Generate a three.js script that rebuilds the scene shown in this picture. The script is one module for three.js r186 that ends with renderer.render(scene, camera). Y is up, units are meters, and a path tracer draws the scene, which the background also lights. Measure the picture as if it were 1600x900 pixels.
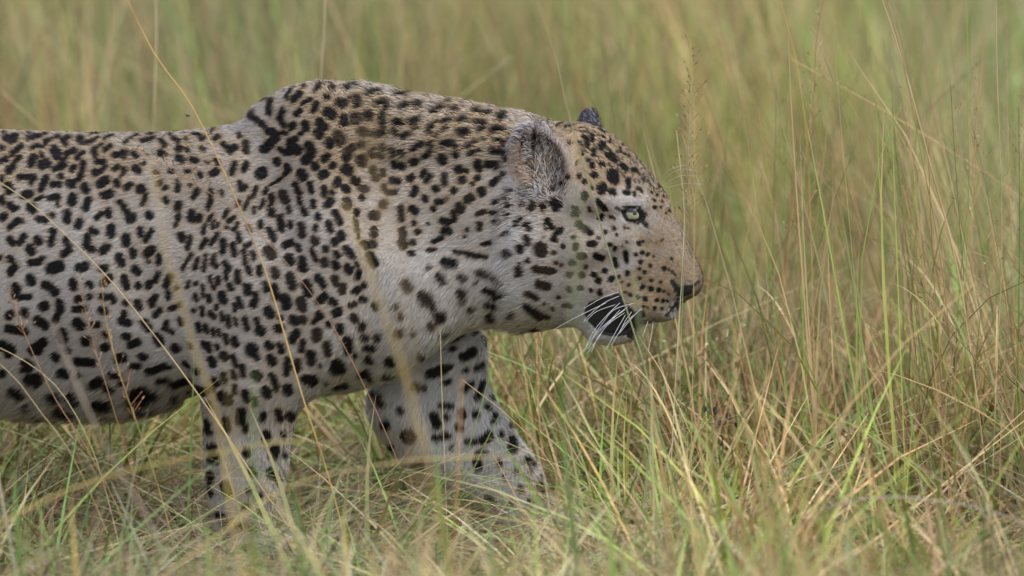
import * as THREE from 'three';

// ---------------------------------------------------------------- camera, sky, sun, exposure
const scene = new THREE.Scene();
const SC = 1070;                                   // photo pixels per metre at the leopard
const CAM_D = 11, CAM_H = 1.6, MID_Y = 0.392;
const camDist = Math.hypot(CAM_D, CAM_H - MID_Y);
const camera = new THREE.PerspectiveCamera(2 * Math.atan(450 / SC / camDist) * 180 / Math.PI, 1600 / 900, 0.5, 2000);
camera.position.set(0, CAM_H, CAM_D);
camera.lookAt(0, MID_Y, 0);
camera.updateMatrixWorld(true);
camera.updateProjectionMatrix();
camera.focus = camDist - 0.12;
camera.userData.fStop = camera.getFocalLength() / 82;   // an 82 mm wide front lens, wide open

const renderer = new THREE.WebGLRenderer({ antialias: true });
renderer.toneMapping = THREE.LinearToneMapping;
renderer.toneMappingExposure = 1.36;
renderer.shadowMap.enabled = true;
renderer.setSize(1024, 576);

{ // an even, thin overcast
  const W = 128, H = 64, data = new Float32Array(W * H * 4);
  for (let j = 0; j < H; j++) {
    const el = ((j + 0.5) / H - 0.5) * Math.PI, up = Math.max(0, Math.sin(el));
    for (let i = 0; i < W; i++) {
      const az = (i / W) * Math.PI * 2;
      const cloud = 1 + 0.05 * Math.sin(az * 3 + up * 5) * Math.cos(el) + 0.04 * Math.sin(az * 7 - up * 9 + 1.3) * Math.cos(el);
      const L = (0.72 + 0.5 * up) * cloud, k = (j * W + i) * 4;
      data[k] = 0.80 * L; data[k + 1] = 0.88 * L; data[k + 2] = 1.06 * L; data[k + 3] = 1;
    }
  }
  const sky = new THREE.DataTexture(data, W, H, THREE.RGBAFormat, THREE.FloatType);
  sky.mapping = THREE.EquirectangularReflectionMapping; sky.magFilter = THREE.LinearFilter; sky.needsUpdate = true;
  scene.background = sky; scene.environment = sky;
}
const sun = new THREE.DirectionalLight(new THREE.Color(1.0, 0.92, 0.78), 1.5);
sun.name = 'sun';
sun.position.set(6.0, 6.4, 3.4); sun.target.position.set(0, 0.3, 0);
sun.castShadow = true; sun.shadow.radius = 26; sun.shadow.mapSize.set(2048, 2048);
Object.assign(sun.shadow.camera, { left: -4, right: 4, top: 4, bottom: -4, near: 1, far: 30 });
scene.add(sun, sun.target);

// ---------------------------------------------------------------- helpers
function rng(seed) { let a = seed >>> 0; return () => { a = (a + 0x6D2B79F5) | 0; let t = Math.imul(a ^ (a >>> 15), 1 | a); t = (t + Math.imul(t ^ (t >>> 7), 61 | t)) ^ t; return ((t ^ (t >>> 14)) >>> 0) / 4294967296; }; }
const clamp = (x, a, b) => x < a ? a : x > b ? b : x;
const lerp = (a, b, t) => a + (b - a) * t;
const sstep = (a, b, x) => { const t = clamp((x - a) / (b - a), 0, 1); return t * t * (3 - 2 * t); };
const V = (x, y, z) => new THREE.Vector3(x, y, z);
const eye = camera.position.clone();
const mInv = camera.matrixWorld.clone();
const tanV = Math.tan(camera.fov * Math.PI / 360), tanH = tanV * 16 / 9;
function rayDir(px, py) { return V((px / 800 - 1) * tanH, (1 - py / 450) * tanV, -1).transformDirection(mInv); }
function P(px, py, z = 0) { const d = rayDir(px, py), t = (z - eye.z) / d.z; return eye.clone().addScaledVector(d, t); }   // the point of the upright plane at depth z behind a photo pixel
function toPx(p) { const q = p.clone().applyMatrix4(camera.matrixWorldInverse); return [800 * (1 + q.x / -q.z / tanH), 450 * (1 - q.y / -q.z / tanV)]; }
function hash3(x, y, z) { let h = Math.imul(x, 374761393) ^ Math.imul(y, 668265263) ^ Math.imul(z, 2147483647 - 57); h = Math.imul(h ^ (h >>> 13), 1274126177); return ((h ^ (h >>> 16)) >>> 0) / 4294967296; }
function vnoise(x, y, z) {
  const i = Math.floor(x), j = Math.floor(y), k = Math.floor(z); let fx = x - i, fy = y - j, fz = z - k;
  fx = fx * fx * (3 - 2 * fx); fy = fy * fy * (3 - 2 * fy); fz = fz * fz * (3 - 2 * fz);
  const c = (a, b, d) => hash3(i + a, j + b, k + d);
  return lerp(lerp(lerp(c(0, 0, 0), c(1, 0, 0), fx), lerp(c(0, 1, 0), c(1, 1, 0), fx), fy), lerp(lerp(c(0, 0, 1), c(1, 0, 1), fx), lerp(c(0, 1, 1), c(1, 1, 1), fx), fy), fz);
}
const taken = {};
function numbered(name) { const n = taken[name] = (taken[name] ?? -1) + 1; return n ? `${name}_${String(n).padStart(3, '0')}` : name; }
function geo(pos, idx, nor, col) {
  const g = new THREE.BufferGeometry();
  g.setAttribute('position', new THREE.BufferAttribute(pos instanceof Float32Array ? pos : new Float32Array(pos), 3));
  if (nor) g.setAttribute('normal', new THREE.BufferAttribute(nor instanceof Float32Array ? nor : new Float32Array(nor), 3));
  if (col) g.setAttribute('color', new THREE.BufferAttribute(col instanceof Float32Array ? col : new Float32Array(col), 3));
  g.setIndex(new THREE.BufferAttribute(idx instanceof Uint32Array ? idx : new Uint32Array(idx), 1));
  if (!nor) g.computeVertexNormals();
  return g;
}
function mesh(name, g, m, parent) { const o = new THREE.Mesh(g, m); o.name = name; o.castShadow = o.receiveShadow = true; parent.add(o); return o; }
const HAIRS = 400000;
// ---------------------------------------------------------------- the coat's marks: strokes x1 y1 x2 y2 r (tone), read off the photograph window by window
// each window: [left, top, metres-per-unit scale in photo pixels, strokes]
const MARKS = [
[0, 180, .15, [[40,150,150,145,22],[60,235,160,215,30],[110,265,150,255,32],[290,155,390,130,20],[470,160,540,150,24],[680,150,760,155,30],[880,135,940,135,24],[1120,155,1180,155,22],[1270,150,1350,150,18],[1560,165,1600,165,28],[300,235,400,220,30],[480,275,600,225,24],[660,260,700,240,30],[670,300,690,310,20],[15,345,20,350,26],[830,240,830,265,28],[870,290,960,280,18],[960,200,1010,195,24],[1010,240,950,275,18],[1090,250,1160,215,20],[1300,290,1430,210,20],[1480,270,1590,250,22],[130,400,220,330,28],[330,345,390,320,22],[430,340,480,310,18],[570,370,590,410,42],[700,400,780,370,24],[640,490,690,440,20],[800,450,860,395,22],[980,370,990,420,28],[1000,340,1060,310,16],[1090,370,1150,325,22],[20,480,60,460,28],[90,580,130,540,32],[150,500,200,440,24],[320,510,350,440,34],[430,410,435,430,20],[440,520,480,510,42],[570,565,640,520,26],[640,550,680,525,20],[750,570,775,535,24],[870,500,860,560,26],[850,600,820,670,24],[1010,490,1080,490,24],[1095,540,1060,580,20],[990,600,1010,600,32],[1190,420,1300,390,26],[1280,430,1290,440,20],[1190,560,1220,540,24],[1290,570,1290,580,26],[1270,620,1260,640,14],[1390,410,1420,430,26],[1410,560,1440,580,34],[1480,510,1510,500,14],[200,650,340,645,26],[360,660,320,710,22],[15,650,20,680,20],[80,740,100,790,36],[250,840,310,820,32],[480,650,440,750,28],[425,780,420,790,20],[620,640,640,640,24],[550,730,610,725,28],[730,710,740,720,38],[790,690,830,680,16],[880,750,890,780,36],[1040,720,1100,680,36],[1210,700,1220,720,28],[1310,760,1350,730,28],[1460,780,1480,770,38],[1100,840,1150,810,32],[1060,830,1080,850,22],[1510,820,1510,870,20]]],
[0, 300, .15, [[20,70,20,110,28],[100,140,110,150,30],[140,190,180,165,22],[20,280,50,250,28],[310,160,340,190,34],[370,90,440,50,16],[510,70,610,50,26],[600,100,605,140,18],[400,290,470,290,30],[540,240,550,250,22],[760,60,750,110,38],[920,90,890,170,32],[700,230,700,290,36],[830,310,810,360,32],[1130,200,1130,250,26],[1060,220,1000,280,22],[950,400,1000,420,26],[910,480,900,560,34],[950,600,960,600,32],[1160,370,1150,440,34],[1100,580,1060,620,32],[1120,570,1130,565,20],[1250,110,1260,120,26],[1290,170,1310,200,30],[1480,130,1510,60,20],[1350,280,1370,270,40],[1550,240,1560,250,32],[1460,390,1460,440,28],[1580,400,1510,510,22],[110,360,190,300,26],[90,390,95,395,18],[220,300,230,310,20],[100,500,130,530,32],[200,540,250,460,26],[390,500,400,520,34],[310,590,325,620,36],[550,410,560,420,30],[540,490,530,540,30],[690,500,720,600,30],[660,650,690,640,26],[310,740,400,730,30],[430,690,450,690,20],[540,800,620,770,46],[830,790,890,770,36],[1060,800,1090,790,32],[1310,480,1310,530,38],[1380,610,1380,660,28],[1240,680,1260,740,36],[1530,640,1580,600,36],[1540,720,1545,730,18],[1400,800,1430,840,32],[100,690,110,700,30],[150,770,110,840,32],[0,680,5,690,20]]],
[0, 420, .15, [[310,100,330,130,40],[160,180,150,280,30],[210,300,310,290,24],[200,200,190,240,20],[470,170,520,190,34],[560,230,570,240,38],[760,140,770,190,36],[930,165,940,170,32],[1080,150,1140,90,32],[1290,90,1310,180,32],[1430,180,1440,170,28],[1540,170,1545,180,28],[810,320,820,310,32],[920,290,940,290,26],[780,420,880,410,28],[1060,290,1100,300,30],[1160,290,1180,330,28],[1050,430,1090,440,32],[450,390,470,380,40],[620,360,630,420,36],[600,490,580,530,30],[400,540,460,580,42],[90,490,110,470,36],[250,440,260,470,32],[90,620,250,650,36],[800,560,840,590,42],[970,580,1010,580,30],[1300,350,1310,360,26],[1430,350,1440,400,32],[1290,460,1290,480,26],[1270,540,1330,560,34],[1570,350,1580,370,28],[1500,560,1540,620,34],[640,670,660,730,42],[890,750,900,750,42],[1090,670,1100,690,24],[1080,820,1110,810,34],[1300,700,1330,700,32],[1350,790,1430,760,32],[390,810,450,760,38],[340,840,400,840,40],[700,840,710,850,26],[30,800,110,840,44]]],
[0, 540, .15, [[570,110,580,120,36],[70,60,90,90,30],[270,190,300,210,42],[290,250,230,250,22],[800,160,960,170,34],[1230,130,1280,120,36],[1470,110,1500,120,30],[1380,210,1440,210,28],[30,280,20,290,30],[300,350,390,340,46],[360,400,370,400,24],[640,280,680,290,42],[810,310,820,310,22],[960,400,1040,360,40],[1150,300,1230,310,24],[1090,430,1160,450,30],[1240,380,1300,370,20],[130,470,200,500,42],[520,520,570,530,42],[730,530,760,560,40],[1380,500,1520,490,46],[1330,560,1500,560,30],[980,590,1120,600,36],[250,610,270,610,26],[350,690,420,700,22],[130,700,180,690,16],[600,650,700,670,44],[560,740,640,750,22],[1060,680,1150,720,26],[1380,640,1560,640,34]]],
[200, 180, .15, [[440,170,450,160,24],[690,200,740,210,24],[870,140,900,140,20],[340,270,380,310,26],[480,250,520,270,28],[600,240,610,260,16],[760,250,800,240,22],[910,250,940,230,26],[990,310,1010,330,28],[1060,370,1110,340,34],[1230,300,1230,370,34,.8],[1150,200,1160,220,24,.8],[520,350,540,350,30],[610,360,620,370,20],[330,400,370,410,30],[770,350,790,360,24,.6],[520,450,560,470,34],[670,470,710,480,28],[820,490,830,500,18],[910,470,930,500,24],[280,600,300,600,20],[430,590,470,590,22],[600,590,640,590,20],[740,620,755,630,28],[880,610,920,590,32],[1110,510,1080,600,30],[1230,510,1210,570,28],[340,700,320,720,24],[370,770,400,750,20],[520,740,510,780,28],[510,680,515,685,16],[640,720,650,730,16],[680,850,720,790,28],[860,790,860,830,24],[970,790,980,830,16],[1160,700,1170,770,26],[1220,740,1200,770,24],[1330,760,1300,850,22],[1380,610,1400,600,52,.9],[1450,770,1420,810,24],[1560,480,1560,490,36]]],
[200, 300, .15, [[380,80,400,100,28],[510,170,530,130,34],[830,170,860,90,26],[660,220,660,280,36],[730,280,740,270,40],[1140,130,1150,110,26,.7],[1210,180,1260,60,18],[1000,260,1040,190,20],[1310,170,1310,220,20],[1380,170,1410,80,18],[1470,50,1500,50,16],[1520,70,1510,120,16],[1480,180,1490,230,32],[520,260,520,280,30],[495,340,490,360,18],[780,430,800,350,22],[830,300,880,240,18],[890,310,880,380,18],[940,330,930,370,16],[1040,310,1100,270,22],[1020,370,1040,370,18],[1100,400,1150,330,20],[1380,320,1380,360,26],[550,460,560,490,38],[650,480,620,580,28],[760,580,810,500,24],[870,540,930,440,22],[990,510,990,630,28],[1150,440,1155,510,26],[1090,560,1110,650,28],[1250,360,1270,410,18],[1470,390,1520,500,28],[1590,290,1590,390,28],[1230,570,1280,540,22],[1210,620,1220,750,24],[1300,640,1310,690,26],[1470,620,1490,650,54,.6],[320,660,315,740,28],[570,800,580,770,22],[610,730,660,650,20],[690,800,730,700,22],[790,810,790,790,24],[800,760,805,660,18],[880,750,900,660,20],[920,780,920,760,24],[1020,750,1050,800,28],[1020,870,1020,830,18],[1370,790,1370,850,32],[1250,790,1270,850,26],[1140,830,1145,880,26],[1530,820,1540,850,34,.6],[430,890,440,890,26]]],
[200, 420, .15, [[280,130,310,50,26],[210,170,220,150,26],[390,180,430,90,32],[420,250,420,300,28],[500,190,510,200,22],[240,370,280,290,30],[280,480,330,430,28],[440,410,480,400,26],[530,370,535,380,18],[620,190,630,140,20],[700,160,715,150,20],[700,280,715,320,24],[780,170,785,280,20],[860,90,870,140,22],[890,190,900,210,20],[940,100,940,150,24],[1020,60,1030,110,24],[1060,170,1080,210,26],[1140,50,1150,140,28],[1240,190,1250,240,38],[1430,160,1440,220,30],[1530,210,1550,290,32],[680,430,690,440,22],[770,410,780,480,24],[850,290,850,330,28],[920,390,920,420,20],[860,460,900,500,24],[980,270,1000,330,38],[980,470,990,530,22],[1050,500,1050,590,24],[1150,320,1180,390,28],[1110,380,1115,430,20],[1330,270,1330,320,30],[1300,370,1310,370,34],[1460,440,1480,470,46],[1220,520,1240,620,28],[1120,520,1130,590,18],[1340,530,1350,560,26],[1370,640,1390,650,44],[540,530,550,570,26],[400,560,380,620,28],[440,650,460,660,26],[740,580,745,640,26],[810,600,820,650,26],[890,640,895,680,22],[950,640,955,690,18],[1020,700,1030,770,24],[1110,740,1120,780,36],[300,710,330,760,44],[480,820,500,830,40],[650,790,655,810,22],[790,770,795,800,22],[840,790,850,840,32],[930,800,940,830,22],[1290,830,1290,860,52],[1460,790,1470,800,38],[1580,790,1590,830,28],[1570,620,1570,630,34],[1000,890,1010,890,30]]],
[200, 540, .15, [[200,270,380,210,30],[430,220,440,220,22],[590,180,620,210,26],[300,360,400,350,26],[450,400,620,370,34],[740,460,790,480,46],[720,260,725,270,30],[460,530,600,540,32],[150,470,250,510,50],[870,150,890,190,38],[990,110,1010,130,34],[1100,120,1130,200,28],[1190,220,1200,300,30],[1340,120,1350,130,28],[1480,130,1500,170,40],[1330,300,1350,320,44],[1000,310,1010,370,30],[1090,270,1110,330,26],[1110,420,1110,490,22],[900,350,930,400,28],[890,430,900,460,20],[1490,310,1530,350,24],[1540,400,1540,460,26],[1220,490,1240,560,34],[1320,560,1325,610,24],[1430,460,1450,510,42],[980,530,1040,570,50],[1020,780,1030,870,38],[1180,690,1170,770,44],[1220,830,1225,880,28],[1410,720,1400,760,30],[1550,680,1570,750,28],[850,600,860,640,24],[820,790,830,830,26],[620,480,700,520,20]]],
[360, 110, .15, [[760,135,830,115,22],[960,95,1000,100,18],[1080,100,1090,105,16],[590,280,630,210,30],[660,310,730,240,32],[350,310,430,300,20],[420,330,400,430,34],[890,210,930,160,28],[980,150,1040,160,20],[1040,190,1060,190,28],[1200,190,1270,180,38],[990,280,1000,285,32],[210,480,330,560,30],[200,450,240,420,18],[520,500,560,570,30],[540,440,550,420,30],[750,350,840,300,22],[690,450,730,420,26],[860,420,900,350,28],[1130,340,1160,350,46,.8],[1220,300,1290,300,16,.8],[1310,330,1310,380,38,.8],[1430,270,1530,250,34],[1510,390,1590,350,24],[1010,440,1040,460,50],[1170,500,1170,550,40],[1290,500,1300,540,44,.5],[1430,480,1440,510,44],[1570,500,1580,560,34],[400,640,450,640,36],[360,820,480,690,44],[540,650,590,660,22],[640,590,660,580,34],[780,560,790,600,38],[740,660,750,650,24],[680,720,620,740,30],[640,800,700,830,48],[520,820,530,840,24],[580,860,640,850,30],[920,540,970,590,40,.9],[910,650,920,670,44],[1020,750,1025,780,42],[1110,690,1130,720,56,.45],[1350,640,1380,660,40,.7],[1360,760,1365,770,32,.4],[820,790,850,850,44],[1480,830,1485,860,28],[1570,790,1590,810,24],[1500,660,1510,680,26],[1570,620,1560,670,26],[1190,850,1250,810,34,.4]]],
[420, 240, .15, [[190,130,210,170,30],[170,220,190,190,22],[20,330,140,260,16],[380,70,430,30,44],[480,130,485,140,38],[570,60,600,40,36],[660,130,660,130,34],[800,20,790,50,40,.9],[800,170,820,180,50,.9],[340,210,360,240,44],[550,230,590,210,38],[700,320,720,280,36],[950,70,960,90,48,.4],[890,280,900,290,40,.9],[280,320,320,400,32],[320,470,330,520,26],[360,580,390,630,28],[430,320,445,390,32],[570,360,575,430,30],[655,405,660,410,24],[790,360,810,380,34],[1080,170,1085,180,36,.6],[1190,180,1190,220,26],[1110,260,1115,260,36,.4],[1080,10,1085,20,26],[1170,20,1175,30,28],[1300,100,1310,130,30],[1380,130,1385,140,36],[1490,90,1530,85,32],[1470,260,1485,250,36],[1280,280,1340,290,32],[1200,340,1210,380,26,.8],[1240,410,1320,400,26,.8],[1530,360,1500,430,30],[160,430,175,480,46,.7],[40,440,30,500,26],[20,590,30,630,36],[215,570,215,600,28,.6],[465,500,470,550,26],[600,540,650,490,34],[810,500,815,550,40,.7],[960,460,970,470,28],[960,370,1000,370,34,.3],[120,670,140,790,34],[225,720,225,760,24],[510,640,515,680,28],[690,620,740,720,34,.9],[340,750,350,850,34,.8],[490,770,490,790,28],[620,730,640,800,32],[750,850,755,870,40],[910,610,915,620,34],[890,690,920,800,20],[930,850,930,880,16],[1080,650,1110,650,44,.4],[1190,530,1190,540,40,.4],[1370,570,1375,690,32,.7],[1490,580,1520,600,38],[1090,800,1090,840,36,.5],[1390,800,1390,860,36,.7],[1550,810,1555,820,26],[1510,720,1515,730,24],[10,800,40,870,30]]],
[420, 360, .15, [[170,160,240,130,32],[310,170,315,200,28],[480,100,485,120,38,.7],[590,190,595,200,32],[680,110,685,130,32],[210,300,220,320,46],[450,210,490,310,26],[575,320,580,350,38,.7],[350,300,355,400,36],[330,410,390,410,22],[700,240,715,260,30],[800,190,870,270,34],[690,350,700,370,38],[820,380,835,420,38],[910,350,920,360,24],[940,430,920,490,28],[985,140,1020,170,32],[1080,140,1085,150,36,.6],[1050,270,1090,340,44],[60,420,75,470,36,.8],[220,480,245,580,42,.85],[60,590,75,690,34],[390,560,410,650,44],[510,490,560,560,38],[690,500,705,550,38,.7],[770,590,760,630,38,.7],[170,710,180,780,46],[330,740,350,800,46,.7],[540,720,580,680,36],[500,740,510,740,24],[660,740,670,750,38],[900,630,920,620,36],[990,570,995,580,26],[970,720,990,720,32],[850,780,890,770,30,.7],[690,860,730,840,38],[1100,780,1110,810,28],[1310,790,1315,795,28],[1390,130,1400,150,44,.7],[1500,130,1505,130,30,.6],[1470,240,1500,240,26],[1420,560,1440,600,46,.7],[10,850,20,870,40]]],
[420, 480, .15, [[250,130,280,140,42],[350,130,355,140,38,.7],[520,80,525,90,40],[460,160,490,130,20],[90,220,120,220,36],[120,100,130,110,24],[240,340,290,270,38],[500,260,490,310,46,.7],[350,360,340,440,30],[120,410,125,450,34],[10,400,15,410,30],[620,170,625,190,28],[740,210,740,240,40],[880,110,890,120,40,.85],[960,190,960,220,34,.8],[1360,80,1370,100,28],[1340,260,1345,270,40],[1490,270,1495,275,28],[980,310,990,320,32],[1110,310,1120,310,34],[600,390,610,480,38,.75],[810,350,815,440,44],[430,490,440,560,42],[30,540,40,570,38],[190,550,180,680,32],[300,570,295,650,34],[1000,420,1060,420,34],[880,490,885,495,26],[1020,540,1040,550,38],[690,640,720,610,56,.9],[750,650,740,640,40,.9],[525,605,530,610,18],[380,750,470,760,46],[440,800,480,740,30],[700,820,780,800,42],[585,790,590,795,20],[40,720,50,760,26],[60,790,80,850,28],[190,840,200,870,46],[1250,560,1260,570,44],[960,690,1010,680,34],[1040,730,1045,740,30],[900,850,1000,830,40],[1200,720,1260,720,30]]],
[580, 120, .15, [[260,220,310,215,28],[370,180,390,185,20],[30,310,110,280,26],[140,300,150,350,30],[110,400,90,480,24],[300,350,350,320,32],[450,320,490,320,34],[560,245,590,240,22],[620,390,720,350,26],[830,365,860,370,28],[780,260,810,265,24],[930,290,970,280,18],[1060,390,1080,385,30],[1140,405,1230,405,20],[1100,330,1110,310,18],[1280,330,1300,335,18],[1220,300,1225,300,16],[1340,440,1370,430,40],[240,490,290,490,34],[230,580,250,600,34],[400,490,480,460,28],[450,530,455,550,22],[320,640,390,600,26],[580,570,600,600,24],[600,540,670,490,24],[740,490,810,460,22],[740,580,780,540,22],[670,625,675,625,16],[900,490,940,450,26],[960,480,990,480,20],[900,590,1000,590,30],[920,625,960,625,22],[1080,500,1180,510,26],[1100,580,1160,560,22],[1250,590,1290,550,30],[1330,560,1360,560,24],[1400,570,1440,560,22],[40,600,60,610,34],[110,560,110,610,28],[430,760,510,700,28],[610,700,610,760,30],[550,830,590,810,28],[740,710,830,690,34],[880,750,880,760,28],[870,810,885,830,28],[115,730,120,760,28],[100,820,105,830,28],[220,770,225,810,30],[315,790,320,800,32],[10,770,15,820,30],[730,860,740,870,46,.85],[440,890,450,890,34],[990,730,1010,720,26],[1030,800,1050,800,26],[1110,770,1120,770,20],[1080,680,1085,680,20],[1160,660,1165,665,18],[1270,680,1340,670,16],[1370,690,1370,720,20],[1250,770,1260,780,32],[1340,780,1345,790,26],[1410,790,1400,870,20],[1450,660,1450,665,18]]],
[620, 240, .15, [[260,230,290,190,28],[310,290,350,230,26],[490,240,500,310,32,.8],[630,170,660,170,36],[720,190,730,180,22],[840,110,850,150,40],[940,110,1030,120,36],[1110,210,1110,220,26],[660,280,690,270,34,.8],[830,260,850,250,26],[780,315,785,320,20],[990,320,1030,280,34],[400,370,410,370,34],[590,390,595,390,32],[290,460,295,480,32],[880,390,885,410,40],[740,480,770,460,40,.8],[420,505,470,500,28],[525,460,530,465,16],[370,575,385,580,26],[650,560,660,580,42,.85],[590,610,600,690,28],[470,700,540,710,30],[490,800,540,810,36],[1010,510,1040,500,24],[1150,470,1190,460,28],[1150,560,1190,550,26],[1180,640,1190,650,26],[840,630,920,600,22,.8],[990,620,1030,620,22,.8],[860,730,860,780,28,.8],[1010,710,1050,715,22,.7],[730,790,735,795,22],[1110,840,1140,820,24],[1290,730,1330,670,24],[1370,780,1400,730,30,.85],[1440,570,1460,560,30,.7],[1550,580,1560,550,22],[320,725,325,730,16],[210,810,215,820,22],[705,865,710,870,16],[1350,890,1360,890,28],[1230,380,1240,385,14]]],
[620, 360, .15, [[380,120,460,80,22],[320,210,400,200,18,.8],[900,140,970,130,22],[600,220,740,240,20],[740,250,920,280,24],[500,330,580,350,44],[1140,240,1145,250,38,.85],[1350,80,1360,130,30],[1280,190,1285,200,38],[1490,190,1500,210,60,.7],[1365,310,1370,310,24],[320,385,325,385,26,.6],[430,480,470,540,36,.8],[840,430,930,470,30],[960,480,1080,550,26],[650,480,690,500,30],[810,545,820,545,18],[1270,410,1270,440,40,.75],[1265,330,1285,360,10],[1440,400,1590,420,34,.7],[1480,560,1560,580,40,.6],[650,640,660,660,40,.85],[660,745,680,745,24,.7],[750,815,760,820,30,.8],[920,620,1050,660,32],[1000,690,1010,700,22],[930,770,1010,790,32],[260,680,290,740,50,.6],[330,690,370,830,30],[1350,650,1450,700,28,.7],[1340,780,1390,820,32],[1430,850,1480,890,40,.7],[1180,870,1190,870,24]]],
[620, 480, .15, [[430,100,440,100,56,.85],[960,90,970,110,38],[1010,180,1040,190,16],[1420,210,1560,210,44,.75],[340,190,350,200,34,.3],[570,340,680,280,34],[460,290,500,270,26,.8],[810,270,840,240,24,.8],[890,290,910,420,18],[570,440,600,440,24],[690,520,790,460,44],[820,640,880,600,30],[240,520,440,470,34,.8],[350,700,480,650,46,.8],[500,640,560,620,28],[690,660,720,650,22],[500,790,550,770,26],[700,850,770,800,34],[860,850,890,790,32],[180,830,280,850,36,.9]]],
[300, 620, .15, [[1020,200,1030,210,46],[890,150,910,230,32],[1220,60,1240,20,40],[770,400,770,430,44],[860,540,840,610,44],[960,610,965,620,24],[220,640,230,650,56],[190,530,230,520,30],[940,390,950,420,24],[180,800,190,840,32],[820,790,830,800,44,.8],[140,340,180,370,30],[560,560,570,600,36],[620,760,640,800,34]]],
[300, 730, .15, [[190,80,190,160,28],[180,240,200,280,30],[350,190,380,270,46],[590,250,600,250,26],[290,520,370,560,42],[330,620,340,630,24],[700,300,705,310,30],[720,440,725,450,34],[560,420,570,430,34],[880,120,890,140,34],[820,330,840,350,34],[480,600,500,620,34],[620,640,640,660,36]]],
[640, 600, .15, [[690,140,740,60,34],[850,150,860,150,30],[790,240,810,250,30],[250,340,280,420,44],[260,560,390,540,34],[370,330,390,350,26],[540,280,550,340,32],[500,450,530,460,30],[680,310,690,330,32],[880,330,890,340,30],[850,400,870,390,22],[1040,410,1070,440,32],[760,590,820,540,46],[600,600,680,600,28],[945,520,950,540,24,.8],[1060,580,1070,680,42],[1220,640,1230,660,38],[430,665,440,665,20],[10,520,30,550,44],[1220,800,1280,830,40],[700,800,710,860,40],[930,820,935,830,30],[320,220,430,230,30,.8],[700,710,800,710,20],[60,850,120,870,36]]],
[560, 580, .41, [[105,203,106,206,18],[190,245,194,250,26],[234,352,236,358,20],[85,120,88,126,14,.6],[160,148,164,152,14,.7],[128,290,132,296,16],[60,90,70,100,14,.7]]],
[640, 700, .15, [[980,300,985,310,20],[820,520,830,540,36],[1350,400,1370,430,40],[1400,520,1410,530,30],[1240,240,1250,250,20],[1100,240,1110,250,22],[880,570,890,580,24],[1360,300,1365,310,20],[1150,420,1160,440,28],[1250,560,1260,580,30],[1040,560,1050,580,26]]],
[800, 160, .1, [[650,310,760,330,26],[790,375,900,370,22],[730,240,790,245,28],[880,455,930,455,22],[1090,420,1180,410,16],[1110,465,1180,475,16],[1080,345,1110,345,14],[1160,560,1200,590,34],[1210,650,1220,700,32],[1280,540,1300,610,34],[865,660,870,665,40,.85],[1080,650,1090,690,32,.85],[1430,680,1450,700,48],[1420,760,1440,760,26],[1310,760,1310,830,34],[1110,820,1125,830,26],[1540,830,1570,860,48],[560,215,600,225,20],[1440,470,1480,490,18]]],
[800, 250, .1, [[1230,20,1230,25,32],[1280,100,1290,120,36],[1430,80,1450,100,34],[1420,130,1420,135,20],[1000,80,1000,85,24],[1050,280,1070,290,40],[1310,260,1330,270,44],[1160,360,1165,365,30],[1280,450,1285,450,26,.85],[1440,440,1450,490,60],[1170,570,1170,620,48,.8],[1380,670,1480,790,38],[720,690,740,740,58],[530,750,540,720,28],[370,740,400,720,36,.7],[1230,800,1240,810,34],[1020,800,1020,850,52,.85],[640,480,600,530,16],[760,400,740,430,18],[860,280,860,300,24],[190,730,210,710,12]]],
[800, 340, .1, [[610,60,620,140,50],[530,170,535,170,24,.8],[690,250,760,190,42],[640,330,660,340,42],[650,550,655,550,30,.6],[960,310,970,320,32],[1100,130,1150,180,60,.7],[1210,250,1230,250,38],[1360,325,1362,325,26],[1210,420,1280,410,44],[1000,440,1000,470,44],[790,440,800,460,30,.8],[1310,590,1400,630,46],[1060,600,1110,600,50,.6],[930,710,950,700,40,.8],[680,710,685,710,26,.7],[770,745,775,745,26,.7],[1140,760,1145,760,34,.6],[1440,830,1460,830,34],[1270,890,1290,890,40],[560,830,650,830,40,.8],[900,880,905,885,44,.6],[1080,880,1085,885,44,.6],[490,300,492,300,14]]],
[800, 430, .1, [[420,630,540,640,36,.7],[1350,80,1355,85,44],[1540,70,1560,50,40],[1230,230,1232,230,28],[1370,250,1380,280,38],[890,210,895,215,40,.85],[1060,190,1065,195,40,.5],[720,330,725,335,30,.7],[630,525,635,525,30,.8],[490,440,492,442,22,.8],[830,465,910,475,34,.7]]],
[930, 180, .1, [[290,690,310,710,38],[410,780,480,840,38],[600,860,620,860,36],[260,790,262,790,18],[100,240,180,250,18],[150,360,160,370,18],[260,400,270,430,20],[380,520,400,580,18],[520,640,525,645,18],[650,680,690,690,14],[560,570,565,575,14],[770,780,775,780,12],[880,850,885,850,14],[420,470,425,475,14],[470,380,475,385,12],[340,560,345,565,14],[300,290,305,295,12],[450,600,455,605,12]]],
[940, 260, .1, [[190,130,200,210,68],[185,405,190,420,38],[410,220,420,320,34],[360,410,420,420,34],[510,420,520,450,24],[10,800,20,820,44],[175,820,178,822,28],[510,60,530,80,22],[560,340,590,360,24,.8],[620,400,625,405,18],[650,190,655,195,14],[780,400,785,405,16],[860,450,865,455,20],[820,530,825,535,22],[950,540,955,545,18],[820,640,830,640,24],[920,640,925,645,20],[1060,690,1065,695,16],[1000,730,1005,735,14],[960,460,965,465,12],[900,280,905,285,12],[1020,400,1025,405,12],[980,350,985,355,10],[760,90,765,95,14]]],
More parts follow.
